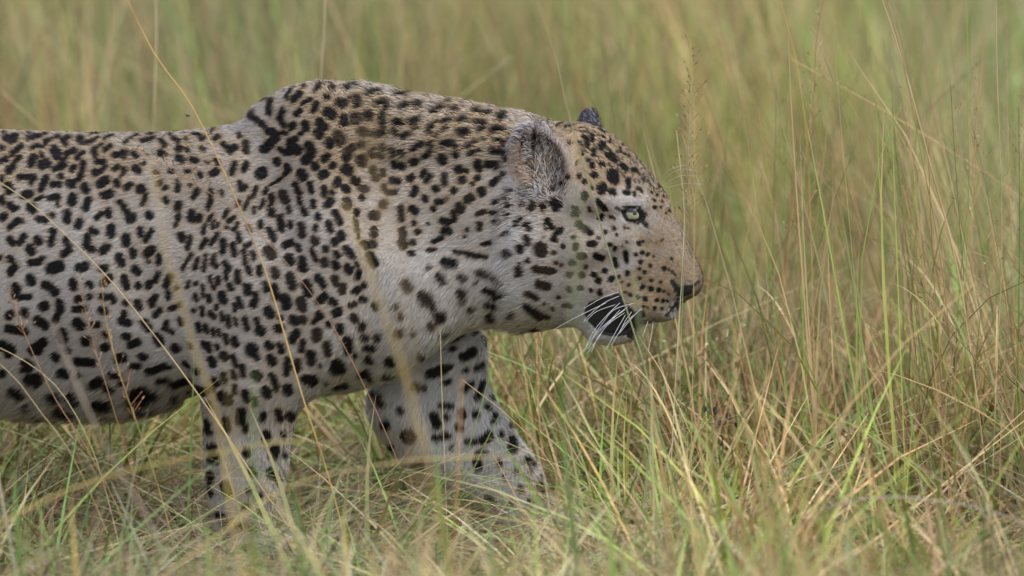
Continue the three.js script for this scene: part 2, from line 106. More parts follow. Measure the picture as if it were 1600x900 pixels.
[940, 340, .1, [[60,230,62,232,30],[200,160,202,162,28],[230,270,232,272,20],[120,420,122,422,34],[200,490,210,470,32],[200,650,220,740,34],[370,540,390,660,36,.9],[530,580,532,582,28],[580,400,582,402,34],[640,370,642,372,16],[635,540,637,542,30],[720,570,722,572,28],[610,690,612,692,32],[590,800,592,802,26],[755,750,757,752,24],[665,850,667,852,28],[980,790,982,792,34],[1050,815,1052,817,18],[1100,850,1102,852,20],[1150,885,1152,887,14],[1095,640,1097,642,18],[815,600,817,602,16],[730,380,732,382,12],[850,390,852,392,12],[930,370,960,340,12],[400,870,410,870,36],[350,160,352,162,16],[410,165,412,167,12],[320,440,322,442,14],[390,380,392,382,14]]],
[940, 420, .1, [[270,120,272,122,26],[310,205,312,207,18],[425,250,427,252,24],[585,150,587,152,28],[775,180,777,182,26],[925,210,927,212,20],[620,300,650,280,28],[770,310,772,312,40],[895,325,897,327,36],[970,345,972,347,20],[1045,385,1047,387,18],[375,370,377,372,18],[450,410,452,412,30],[570,440,572,442,28],[680,470,682,472,38],[850,490,870,490,26],[955,500,957,502,30],[1025,500,1027,502,22],[650,590,652,592,24],[720,605,722,607,14],[825,615,827,617,26],[935,620,937,622,20],[1070,600,1072,602,12],[1010,640,1012,642,10]]],
];
// bare black skin: lips and open mouth, nose leather, rims of the eye (photo pixels)
const BARE = [[933,488,948,503,20],[940,478,962,474,12],[950,504,972,506,21],[968,490,982,500,17],[980,505,988,510,10],[986,500,996,503,7],[965,516,982,514,6],[932,508,952,519,6],[990,494,1002,492,6],
 [1050,440,1057,450,4.5],[1058,452,1064,462,5],[1066,456,1074,455,8],[1076,450,1090,441,3],[1059,467,1056,476,2.2],[1055,478,1041,494,1.8],
 [963,325,974,330,2.6],[974,332,979,341,3.2],[980,344,991,346,2.2],[974,324,1000,324,2.2],[997,331,1002,341,5.5],[1003,344,1009,351,4.2]];
// ---------------------------------------------------------------- the leopard's body: side outlines given thickness, joined smoothly, meshed on a grid
function polyDist(x, y, pts) {
  let d = 1e9, s = 1;
  for (let i = 0, j = pts.length - 1; i < pts.length; j = i++) {
    const ax = pts[i][0], ay = pts[i][1], bx = pts[j][0], by = pts[j][1], ex = bx - ax, ey = by - ay, wx = x - ax, wy = y - ay;
    const t = clamp((wx * ex + wy * ey) / (ex * ex + ey * ey), 0, 1), qx = wx - ex * t, qy = wy - ey * t; d = Math.min(d, qx * qx + qy * qy);
    const c1 = y >= ay, c2 = y < by, c3 = ex * wy > ey * wx;
    if ((c1 && c2 && c3) || (!c1 && !c2 && !c3)) s = -s;
  }
  return s * Math.sqrt(d);
}
function smoothPoly(pts, n = 4) {
  const c = new THREE.CatmullRomCurve3(pts.map(p => V(p[0], p[1], 0)), true, 'centripetal');
  return c.getPoints(pts.length * n).slice(0, -1).map(p => [p.x, p.y]);
}
class Outline {   // outline points and half-widths W in metres; R rounds the rim
  constructor(pts, knots, round = 1.05, res = 0.004) {
    const poly = smoothPoly(pts), xs = poly.map(p => p[0]), ys = poly.map(p => p[1]), m = 0.1;
    this.x0 = Math.min(...xs) - m; this.y0 = Math.min(...ys) - m; this.res = res;
    this.nx = Math.ceil((Math.max(...xs) + m - this.x0) / res) + 2; this.ny = Math.ceil((Math.max(...ys) + m - this.y0) / res) + 2;
    this.d = new Float32Array(this.nx * this.ny); this.w = new Float32Array(this.nx * this.ny); this.round = round;
    for (let j = 0; j < this.ny; j++) for (let i = 0; i < this.nx; i++) {
      const x = this.x0 + i * res, y = this.y0 + j * res; let sw = 0, s = 0;
      for (const k of knots) { const q = 1 / ((x - k[0]) ** 2 + (y - k[1]) ** 2 + 4e-4) ** 1.5; sw += q; s += q * k[2]; }
      this.d[j * this.nx + i] = polyDist(x, y, poly); this.w[j * this.nx + i] = s / sw;
    }
  }
  at(x, y, w) {
    let fx = (x - this.x0) / this.res, fy = (y - this.y0) / this.res, out = 0;
    const cx = clamp(fx, 0, this.nx - 1.001), cy = clamp(fy, 0, this.ny - 1.001);
    out = Math.hypot(fx - cx, fy - cy) * this.res;
    const i = cx | 0, j = cy | 0, u = cx - i, v = cy - j, k = j * this.nx + i, A = this.d, B = this.w, n = this.nx;
    const d = (A[k] * (1 - u) + A[k + 1] * u) * (1 - v) + (A[k + n] * (1 - u) + A[k + n + 1] * u) * v + out;
    const W = (B[k] * (1 - u) + B[k + 1] * u) * (1 - v) + (B[k + n] * (1 - u) + B[k + n + 1] * u) * v;
    const R = W * this.round, q = w * this.round, t = Math.max(d + R, 0);
    return Math.sqrt(q * q + t * t) - R;
  }
}
const smin = (a, b, k) => { const h = Math.max(k - Math.abs(a - b), 0) / k; return Math.min(a, b) - h * h * k * 0.25; };
const smax = (a, b, k) => -smin(-a, -b, k);
function cone(px, py, pz, a, b, ra, rb) {
  const ex = b[0] - a[0], ey = b[1] - a[1], ez = b[2] - a[2], wx = px - a[0], wy = py - a[1], wz = pz - a[2];
  const t = clamp((wx * ex + wy * ey + wz * ez) / (ex * ex + ey * ey + ez * ez), 0, 1);
  return Math.hypot(wx - ex * t, wy - ey * t, wz - ez * t) - lerp(ra, rb, t);
}
function ell(px, py, pz, c, r) { const x = (px - c[0]) / r[0], y = (py - c[1]) / r[1], z = (pz - c[2]) / r[2], k = Math.hypot(x, y, z); return (k - 1) * Math.min(r[0], r[1], r[2]) * (k < 1 ? 1 : Math.min(1.6, 1)); }
const flat = (z) => ([px, py, ...r]) => { const p = P(px, py, z); return [p.x, p.y, ...r]; };
const at3 = (px, py, z) => { const p = P(px, py, z); return [p.x, p.y, p.z]; };

const trunk = new Outline([[-478,380],[-455,280],[-390,215],[-270,194],[-120,200],[0,206],[120,209],[220,210],[300,206],[345,200],[374,192],[392,172],[415,155],[452,139],[500,132],[560,138],[620,150],[690,161],[760,174],[830,188],[880,230],[890,320],[870,420],[850,500],[790,505],[720,512],[655,545],[600,585],[520,612],[420,608],[330,606],[270,626],[200,643],[100,646],[0,640],[-120,622],[-240,596],[-350,590],[-430,520]].map(flat(0)),
  [[-470,380,.05],[-400,380,.12],[-300,400,.14],[-150,400,.142],[0,430,.15],[150,440,.155],[280,430,.132],[420,420,.115],[520,400,.105],[620,360,.096],[720,340,.092],[820,340,.088],[300,230,.11],[100,240,.12],[-100,240,.12],[560,200,.07],[680,210,.07],[780,220,.07],[490,180,.062],[440,200,.075],[100,610,.12],[-100,600,.12],[560,560,.09],[700,480,.085]].map(flat(0)));
const nearLeg = new Outline([[318,520],[345,440],[420,400],[520,410],[570,470],[560,545],[505,605],[466,640],[452,690],[447,740],[436,790],[428,820],[452,850],[452,878],[400,886],[350,876],[338,840],[330,790],[323,740],[321,680],[319,600]].map(flat(0.1)),
  [[450,480,.06],[390,590,.058],[385,680,.05],[385,760,.043],[385,810,.041],[400,860,.047]].map(flat(0.1)), 1.0);
const farLeg = new Outline([[640,530],[700,505],[744,512],[757,545],[759,600],[784,648],[812,690],[838,728],[856,765],[880,800],[896,835],[880,852],[820,852],[785,830],[740,785],[690,755],[640,728],[600,685],[578,640],[590,580]].map(flat(-0.1)),
  [[690,560,.06],[640,640,.06],[720,690,.052],[800,760,.042],[850,820,.047]].map(flat(-0.1)), 1.0);

// the head, in its own axes: u forward along the photograph, v up, w to its left side; then turned a little towards the camera
const YAW = 0.30, HP = P(850, 350, 0), cY = Math.cos(YAW), sY = Math.sin(YAW);
const headFlat = ([px, py, ...r]) => { const p = P(px, py, 0); return [HP.x + (p.x - HP.x) / cY, p.y, ...r]; };
const head = new Outline([[770,300],[800,218],[850,197],[905,192],[935,200],[962,216],[986,238],[1010,264],[1031,291],[1043,313],[1048,340],[1057,370],[1071,394],[1083,416],[1089,437],[1085,449],[1066,463],[1056,476],[1053,488],[1038,494],[1014,496],[1002,502],[995,511],[990,523],[970,531],[945,533],[925,527],[905,508],[860,507],[800,500],[765,420]].map(headFlat),
  [[850,300,.083],[860,400,.087],[910,420,.084],[930,300,.076],[960,260,.066],[975,330,.062],[1010,300,.052],[1030,330,.040],[1040,370,.034],[1062,400,.027],[1080,430,.022],[1005,400,.050],[1030,440,.043],[1000,460,.052],[1040,475,.035],[960,440,.066],[960,500,.038],[990,512,.026],[940,515,.04],[900,490,.07],[790,350,.09]].map(headFlat), 1.0, 0.003);
const hl = (px, py, w) => { const q = headFlat([px, py]); return [q[0], q[1], w]; };
function earAxes(side, face) { // up, facing and width axes of an ear, in head axes
  const up = V(-0.28, 0.93, 0.25 * side).normalize(), f = V(...face).normalize(); f.addScaledVector(up, -f.dot(up)).normalize();
  return { up, f, wd: V(0, 0, 0).crossVectors(up, f) };
}
const EARS = [
  { c: hl(866, 250, 0.068), ...earAxes(1, [0.62, 0.0, 0.78]), r: [0.058, 0.038, 0.030] },
  { c: hl(912, 228, -0.062), ...earAxes(-1, [0.88, 0.0, -0.5]), r: [0.05, 0.036, 0.027] },
];
function earSdf(u, v, w, e) {
  const x = u - e.c[0], y = v - e.c[1], z = w - e.c[2];
  const a = x * e.up.x + y * e.up.y + z * e.up.z, f = x * e.f.x + y * e.f.y + z * e.f.z, b = x * e.wd.x + y * e.wd.y + z * e.wd.z;
  const o = ell(a, b, f, [0, 0, 0], e.r), i = ell(a, b, f, [0.004, -0.005, 0.020], [e.r[0] * 0.86, e.r[1] * 0.84, e.r[2] * 0.93]);
  return [o, i];
}
function toHead(x, y, z) { const dx = x - HP.x, dz = z; return [HP.x + dx * cY + dz * sY, y, -dx * sY + dz * cY]; }
function fromHead(u, v, w) { const du = u - HP.x; return V(HP.x + du * cY - w * sY, v, du * sY + w * cY); }

let eyeL = null;   // head-axes centre of the near eye, set before the sockets are cut
function headSdf(x, y, z) {
  const [u, v, w] = toHead(x, y, z), aw = Math.abs(w);
  let d = head.at(u, v, w);
  d = smin(d, ell(u, v, aw, hl(995, 466, 0.026), [0.042, 0.027, 0.027]), 0.014);            // whisker pads
  d = smin(d, cone(u, v, aw, hl(955, 305, 0.058), hl(1010, 312, 0.044), 0.016, 0.013), 0.014);  // brow
  d = smin(d, cone(u, v, aw, hl(930, 380, 0.068), hl(985, 362, 0.050), 0.022, 0.012), 0.03);   // cheek bone
  d = smin(d, ell(u, v, aw, hl(842, 385, 0.066), [0.045, 0.085, 0.034]), 0.025);            // ruff at the jaw's angle
  d = smin(d, cone(u, v, aw, hl(1046, 372, 0.008), hl(1070, 425, 0.012), 0.020, 0.014), 0.03);  // nose bridge
  if (eyeL) d = smax(d, -(Math.hypot((u - eyeL[0]) / 1.3, v - eyeL[1], aw - eyeL[2] - 0.003) - 0.0100), 0.004);
  d = smax(d, -cone(u, v, aw, hl(1047, 438, 0.021), hl(1062, 456, 0.017), 0.0038, 0.0062), 0.004);   // nostrils
  for (const e of EARS) {
    const [o, i] = earSdf(u, v, w, e);
    d = smin(d, o, 0.012);
    d = smax(d, -i, 0.008);
  }
  return d;
}
const zl = { s: at3(515, 400, 0.088), sc: at3(486, 176, 0.056), sc2: at3(470, 250, 0.085), el: at3(385, 585, 0.108), ch: at3(590, 470, 0.06), tr: at3(395, 480, 0.105) };
const zf = { sc: at3(580, 200, -0.05), s: at3(650, 430, -0.085) };
function sdf(x, y, z) {
  let d = 1;
  if (y > 0.0) {
    d = trunk.at(x, y, z);
    d = smin(d, cone(x, y, z, zl.sc, zl.s, 0.036, 0.06), 0.045);        // near shoulder blade
    d = smin(d, cone(x, y, z, zl.s, zl.el, 0.062, 0.05), 0.05);         // upper arm
    d = smin(d, ell(x, y, z, zl.tr, [0.075, 0.11, 0.05]), 0.03);        // the muscle behind it
    d = smin(d, ell(x, y, z, zl.ch, [0.1, 0.1, 0.062]), 0.05);          // breast
    d = smin(d, cone(x, y, z, zf.sc, zf.s, 0.032, 0.06), 0.06);         // far shoulder
    d = smin(d, nearLeg.at(x, y, z - 0.1), 0.035);
    d = smin(d, farLeg.at(x, y, z + 0.1), 0.03);
    if (x > -0.12) d = smin(d, headSdf(x, y, z), 0.022);
  }
  if (x < -0.75) {  // hindquarters and tail
    for (const s of [1, -1]) {
      const k = s > 0 ? 0.0 : 0.16, h = [-1.06 + k * 0.3, 0.47, 0.085 * s], kn = [-0.97 + k, 0.29, 0.105 * s], ho = [-1.15 + k * 0.7, 0.17, 0.1 * s], pa = [-1.10 + k, 0.035, 0.1 * s];
      d = smin(d, cone(x, y, z, h, kn, 0.115, 0.068), 0.05);
      d = smin(d, cone(x, y, z, kn, ho, 0.062, 0.033), 0.03);
      d = smin(d, cone(x, y, z, ho, pa, 0.031, 0.034), 0.02);
      d = smin(d, ell(x, y, z, [pa[0] + 0.035, 0.034, pa[2]], [0.065, 0.034, 0.045]), 0.02);
    }
    const tl = [[-1.17, 0.52, 0], [-1.28, 0.40, 0.01], [-1.36, 0.26, 0.02], [-1.45, 0.17, 0.02], [-1.55, 0.16, 0.0], [-1.62, 0.22, -0.02]];
    for (let i = 0; i < 5; i++) d = smin(d, cone(x, y, z, tl[i], tl[i + 1], 0.036 - i * 0.003, 0.033 - i * 0.003), 0.02);
  }
  for (const [lx, lz] of [[nearToe, 0.1], [farToe, -0.1]]) if (Math.abs(x - lx[0]) < 0.2 && y < 0.16) {  // toes
    for (let i = 0; i < 4; i++) {
      const a = (i - 1.5) * 0.024, c = [lx[0] + (i === 1 || i === 2 ? 0.012 : 0), 0.026, lz + a];
      d = smin(d, ell(x, y, z, c, [0.03, 0.022, 0.0155]), 0.008);
    }
  }
  return Math.max(d, 0.002 - y);
}
const nearToe = at3(445, 866, 0.1), farToe = at3(880, 836, -0.1);

function axis(parts) { const a = []; for (const [from, to, step] of parts) for (let x = from; x < to - step * 0.5; x += step) a.push(x); a.push(parts[parts.length - 1][1]); return a; }
function surfaceNet() {
  const X = axis([[-1.70, -0.8, 0.010], [-0.8, -0.06, 0.0052], [-0.06, 0.315, 0.0026]]), Y = axis([[-0.01, 0.28, 0.006], [0.28, 0.68, 0.0027], [0.68, 0.76, 0.005]]), Z = axis([[-0.24, -0.14, 0.006], [-0.14, 0.15, 0.0031], [0.15, 0.25, 0.006]]);
  const nx = X.length, ny = Y.length, nz = Z.length, F = new Float32Array(nx * ny * nz).fill(1), id = (i, j, k) => (k * ny + j) * nx + i, B = 6;
  for (let bk = 0; bk < nz; bk += B) for (let bj = 0; bj < ny; bj += B) for (let bi = 0; bi < nx; bi += B) {
    const ei = Math.min(bi + B, nx) - 1, ej = Math.min(bj + B, ny) - 1, ek = Math.min(bk + B, nz) - 1;
    const r = Math.hypot(X[ei] - X[bi], Y[ej] - Y[bj], Z[ek] - Z[bk]) * 0.5, d = sdf((X[bi] + X[ei]) / 2, (Y[bj] + Y[ej]) / 2, (Z[bk] + Z[ek]) / 2), skip = Math.abs(d) > r * 1.6 + 0.012;
    for (let k = bk; k <= ek; k++) for (let j = bj; j <= ej; j++) for (let i = bi; i <= ei; i++) F[id(i, j, k)] = skip ? d : sdf(X[i], Y[j], Z[k]);
  }
  const vid = new Int32Array(nx * ny * nz).fill(-1), pos = [], idx = [];
  for (let k = 0; k < nz - 1; k++) for (let j = 0; j < ny - 1; j++) for (let i = 0; i < nx - 1; i++) {
    let mask = 0; const f = [];
    for (let c = 0; c < 8; c++) { const q = F[id(i + (c & 1), j + (c >> 1 & 1), k + (c >> 2))]; f.push(q); if (q < 0) mask |= 1 << c; }
    if (mask === 0 || mask === 255) continue;
    let n = 0, sx = 0, sy = 0, sz = 0;
    for (const [a, b] of EDGES) if ((f[a] < 0) !== (f[b] < 0)) {
      const t = f[a] / (f[a] - f[b]), xa = a & 1, ya = a >> 1 & 1, za = a >> 2, xb = b & 1, yb = b >> 1 & 1, zb = b >> 2;
      sx += lerp(X[i + xa], X[i + xb], t); sy += lerp(Y[j + ya], Y[j + yb], t); sz += lerp(Z[k + za], Z[k + zb], t); n++;
    }
    vid[id(i, j, k)] = pos.length / 3; pos.push(sx / n, sy / n, sz / n);
  }
  const quad = (a, b, c, d, flip) => { if (a < 0 || b < 0 || c < 0 || d < 0) return; flip ? idx.push(a, c, b, a, d, c) : idx.push(a, b, c, a, c, d); };
  for (let k = 1; k < nz - 1; k++) for (let j = 1; j < ny - 1; j++) for (let i = 1; i < nx - 1; i++) {
    const f0 = F[id(i, j, k)] < 0;
    if (f0 !== F[id(i + 1, j, k)] < 0) quad(vid[id(i, j - 1, k - 1)], vid[id(i, j, k - 1)], vid[id(i, j, k)], vid[id(i, j - 1, k)], !f0);
    if (f0 !== F[id(i, j + 1, k)] < 0) quad(vid[id(i - 1, j, k - 1)], vid[id(i - 1, j, k)], vid[id(i, j, k)], vid[id(i, j, k - 1)], !f0);
    if (f0 !== F[id(i, j, k + 1)] < 0) quad(vid[id(i - 1, j - 1, k)], vid[id(i, j - 1, k)], vid[id(i, j, k)], vid[id(i - 1, j, k)], !f0);
  }
  return { pos: new Float32Array(pos), idx: new Uint32Array(idx) };
}
const EDGES = [[0, 1], [2, 3], [4, 5], [6, 7], [0, 2], [1, 3], [4, 6], [5, 7], [0, 4], [1, 5], [2, 6], [3, 7]];
function hit(px, py, near = 0.3) { // where the line of sight through a photo pixel meets the body
  const d = rayDir(px, py), p = eye.clone().addScaledVector(d, (near - eye.z) / d.z);
  for (let i = 0; i < 260; i++) {
    const s = sdf(p.x, p.y, p.z);
    if (s < 0.0006) return p;
    p.addScaledVector(d, clamp(s * 0.8, 0.0006, 0.05));
    if (p.z < -0.35) break;
  }
  return null;
}
function gradient(p, h = 0.002) { return V(sdf(p.x + h, p.y, p.z) - sdf(p.x - h, p.y, p.z), sdf(p.x, p.y + h, p.z) - sdf(p.x, p.y - h, p.z), sdf(p.x, p.y, p.z + h) - sdf(p.x, p.y, p.z - h)).normalize(); }

const EYE_PX = [985, 334];
const eyeHit = hit(...EYE_PX), eyeNormal = gradient(eyeHit);
{ const c = toHead(eyeHit.x, eyeHit.y, eyeHit.z); eyeL = [c[0], c[1], c[2]]; }
const body = surfaceNet();
console.log('body triangles', body.idx.length / 3);
// ---------------------------------------------------------------- the coat: where each mark lies on the skin, then colour and length of the hair
const marks = [];
const viewAt = (p) => eye.clone().sub(p).normalize();
function addMark(px1, py1, px2, py2, r, tone, bare) {
  const a = hit(px1, py1) ?? hit(px1, py1 + 5), b = hit(px2, py2) ?? a; if (!a) return;
  const c = b && a.distanceTo(b) < 0.12 ? b : a, mid = a.clone().lerp(c, 0.5), n = gradient(a.clone()), v = viewAt(mid), dot = clamp(n.dot(v), 0, 1);
  const s = v.clone().addScaledVector(n, -n.dot(v)); if (s.lengthSq() > 1e-6) s.normalize(); else s.set(0, 0, 0);
  marks.push({ a, b: c, n, s, c: Math.max(0.42, dot), r: r / SC, tone, bare });
}
for (const [x0, y0, k, list] of MARKS) for (const [a, b, c, d, r, tone = 1] of list) addMark(x0 + a * k, y0 + b * k, x0 + c * k, y0 + d * k, r * k * (k > 0.3 ? 1.15 : k < 0.12 ? 1.24 : x0 === 0 ? 1.42 : 1.28) + 0.3, Math.min(1, 0.45 + 0.58 * tone), false);
for (const [a, b, c, d, r] of BARE) addMark(a, b, c, d, r, 1, true);
const seenMarks = marks.length;
const bodyGeo = geo(body.pos, body.idx);
const bodyNor = bodyGeo.getAttribute('normal').array;
{ // the sides that the photograph does not show: marks of the same sizes, strewn evenly
  const R = rng(77), nv = body.pos.length / 3, cell = new Map(), key = (x, y, z) => `${Math.floor(x / 0.05)},${Math.floor(y / 0.05)},${Math.floor(z / 0.05)}`;
  const put = (p, q) => { const k = key(p.x, p.y, p.z); (cell.get(k) ?? cell.set(k, []).get(k)).push([p.x, p.y, p.z, q]); };
  const free = (x, y, z, gap) => { for (let i = -1; i < 2; i++) for (let j = -1; j < 2; j++) for (let k = -1; k < 2; k++) for (const c of cell.get(key(x + i * 0.05, y + j * 0.05, z + k * 0.05)) ?? []) if (Math.hypot(c[0] - x, c[1] - y, c[2] - z) < gap + c[3]) return false; return true; };
  for (const m of marks) { put(m.a, m.r); put(m.b, m.r); }
  for (let t = 0; t < 60000; t++) {
    const i = (R() * nv) | 0, x = body.pos[i * 3], y = body.pos[i * 3 + 1], z = body.pos[i * 3 + 2], n = V(bodyNor[i * 3], bodyNor[i * 3 + 1], bodyNor[i * 3 + 2]), p = V(x, y, z);
    const [px, py] = toPx(p);
    if (px > -10 && n.dot(viewAt(p)) > -0.05 && z > -0.02) continue;
    if (px > -10 && hitSame(p, px, py)) continue;
    const r = (0.0045 + R() * 0.0045) * (x > 0.02 ? 0.75 : 1);
    if (!free(x, y, z, r + (x > 0.02 ? 0.004 : 0.007))) continue;
    const a = R() * 6.28, t1 = V(Math.cos(a), Math.sin(a) * 0.6, Math.sin(a)); t1.addScaledVector(n, -t1.dot(n)).normalize();
    const q = p.clone().addScaledVector(t1, r * (0.4 + R() * 1.4));
    marks.push({ a: p, b: q, n, s: V(0, 0, 0), c: 1, r, tone: 0.85 + R() * 0.15, bare: false }); put(p, r); put(q, r);
  }
  function hitSame(p, px, py) { const h = hit(px, py); return h && h.distanceTo(p) < 0.02; }
}
const markCells = new Map(), MC = 0.03;
for (const m of marks) {
  const e = m.r / m.c + 0.022, lo = [0, 0, 0], hi = [0, 0, 0];
  ['x', 'y', 'z'].forEach((q, i) => { lo[i] = Math.floor((Math.min(m.a[q], m.b[q]) - e) / MC); hi[i] = Math.floor((Math.max(m.a[q], m.b[q]) + e) / MC); });
  for (let i = lo[0]; i <= hi[0]; i++) for (let j = lo[1]; j <= hi[1]; j++) for (let k = lo[2]; k <= hi[2]; k++) { const q = (i + 100) * 1e6 + (j + 100) * 1e3 + k + 100; (markCells.get(q) ?? markCells.set(q, []).get(q)).push(m); }
}
function marking(x, y, z, nx, ny, nz) { // dark 0..1, tan inside the rosettes, bare skin
  const list = markCells.get((Math.floor(x / MC) + 100) * 1e6 + (Math.floor(y / MC) + 100) * 1e3 + Math.floor(z / MC) + 100);
  let dark = 0, tone = 1, bare = 0, d1 = 1, d2 = 1;
  if (list) {
    const wob = (vnoise(x * 260, y * 260, z * 260) - 0.5) * 0.0022;
    for (const m of list) {
      if (nx * m.n.x + ny * m.n.y + nz * m.n.z < -0.15) continue;
      const ex = m.b.x - m.a.x, ey = m.b.y - m.a.y, ez = m.b.z - m.a.z, l2 = ex * ex + ey * ey + ez * ez + 1e-12;
      const t = clamp(((x - m.a.x) * ex + (y - m.a.y) * ey + (z - m.a.z) * ez) / l2, 0, 1);
      let dx = x - m.a.x - ex * t, dy = y - m.a.y - ey * t, dz = z - m.a.z - ez * t;
      const k = (1 - m.c) * (dx * m.s.x + dy * m.s.y + dz * m.s.z); dx -= k * m.s.x; dy -= k * m.s.y; dz -= k * m.s.z;
      const hgt = dx * m.n.x + dy * m.n.y + dz * m.n.z; if (Math.abs(hgt) < 0.03) { dx -= hgt * m.n.x; dy -= hgt * m.n.y; dz -= hgt * m.n.z; }
      const d = Math.sqrt(dx * dx + dy * dy + dz * dz) - m.r + wob;
      if (m.bare) { bare = Math.max(bare, sstep(0.0015, -0.001, d)); continue; }
      if (d < d1) { d2 = d1; d1 = d; } else if (d < d2) d2 = d;
      const q = sstep(0.0010, -0.0010, d);
      if (q > dark) { dark = q; tone = m.tone; }
    }
  }
  return { dark, tone, bare, tan: Math.exp(-Math.max(d1, 0) / 0.008) * Math.exp(-Math.max(d2, 0) / 0.009) };
}
// ground colour of the coat over the body: [px, py, tan 0..1, lightness]
const COAT = [[-300,230,.9,.9],[0,225,.55,.9],[150,225,.55,.9],[300,220,.55,.9],[100,330,.24,.97],[100,450,.12,1],[60,580,.04,1.02],[250,560,.06,1],[250,400,.25,.95],[-300,450,.35,.95],[-250,580,.05,1.05],[420,220,.4,1],[500,150,.6,1.05],[560,220,.62,1.02],[600,300,.42,1.02],[480,350,.25,1],[400,480,.25,.98],[480,500,.28,1],[540,560,.12,1.08],[620,480,.15,1.05],[700,170,.62,1.08],[780,190,.65,1.05],[720,280,.45,1],[760,360,.25,1],[700,440,.1,1.15],[780,480,.04,1.25],[640,560,.08,1.08],[740,560,.1,1.12],[800,300,.2,1.02],[808,370,.04,1.28],[860,390,.3,1.05],[850,470,.08,1.2],[900,480,.2,1.02],[900,350,.42,1.03],[930,220,.9,1.08],[960,260,.75,1.1],[990,240,.65,.9],[1020,280,.7,.95],[985,310,.15,1.15],[1010,330,.35,1.1],[940,400,.25,1.08],[975,400,.1,1.12],[1060,390,.95,.98],[1030,360,.85,.98],[1050,425,.98,.92],[1000,450,.95,1.02],[1020,480,.6,1.05],[1048,486,.0,1.25],[1000,430,.75,1],[955,532,.02,1.35],[985,525,.02,1.35],[380,620,.3,.98],[380,760,.1,1.15],[400,860,.25,1],[640,650,.04,1.3],[720,680,.03,1.42],[740,560,.05,1.38],[800,720,.05,1.42],[850,800,.1,1.3],[-1000,300,.5,.95]];
const nCoat = COAT.length;
function coat(x, y) {
  const px = 800 + x * SC, py = 870 - y * SC * 0.99; let s = 0, t = 0, l = 0;
  for (let i = 0; i < nCoat; i++) { const c = COAT[i], dx = px - c[0], dy = py - c[1], q = 1 / (dx * dx + dy * dy + 260), w = q * q; s += w; t += w * c[2]; l += w * c[3]; }
  return [t / s, l / s];
}
const PALE = [0.53, 0.512, 0.50], TAN = [0.45, 0.34, 0.225], DARK = [0.011, 0.009, 0.0085], BROWN = [0.105, 0.07, 0.042];
function earPlace(u, v, w) { // which ear, how far up it, inside or on the back
  for (let i = 0; i < 2; i++) {
    const e = EARS[i], x = u - e.c[0], y = v - e.c[1], z = w - e.c[2], a = (x * e.up.x + y * e.up.y + z * e.up.z) / e.r[0], f = (x * e.f.x + y * e.f.y + z * e.f.z) / e.r[2], b = (x * e.wd.x + y * e.wd.y + z * e.wd.z) / e.r[1], k = Math.hypot(a, b, f);
    if (k < 1.25 && a > -0.35) return { i, a, b, f, k };
  }
  return null;
}
const out = { r: 0, g: 0, b: 0, len: 0.01, dens: 1, bare: 0, wide: 1 };
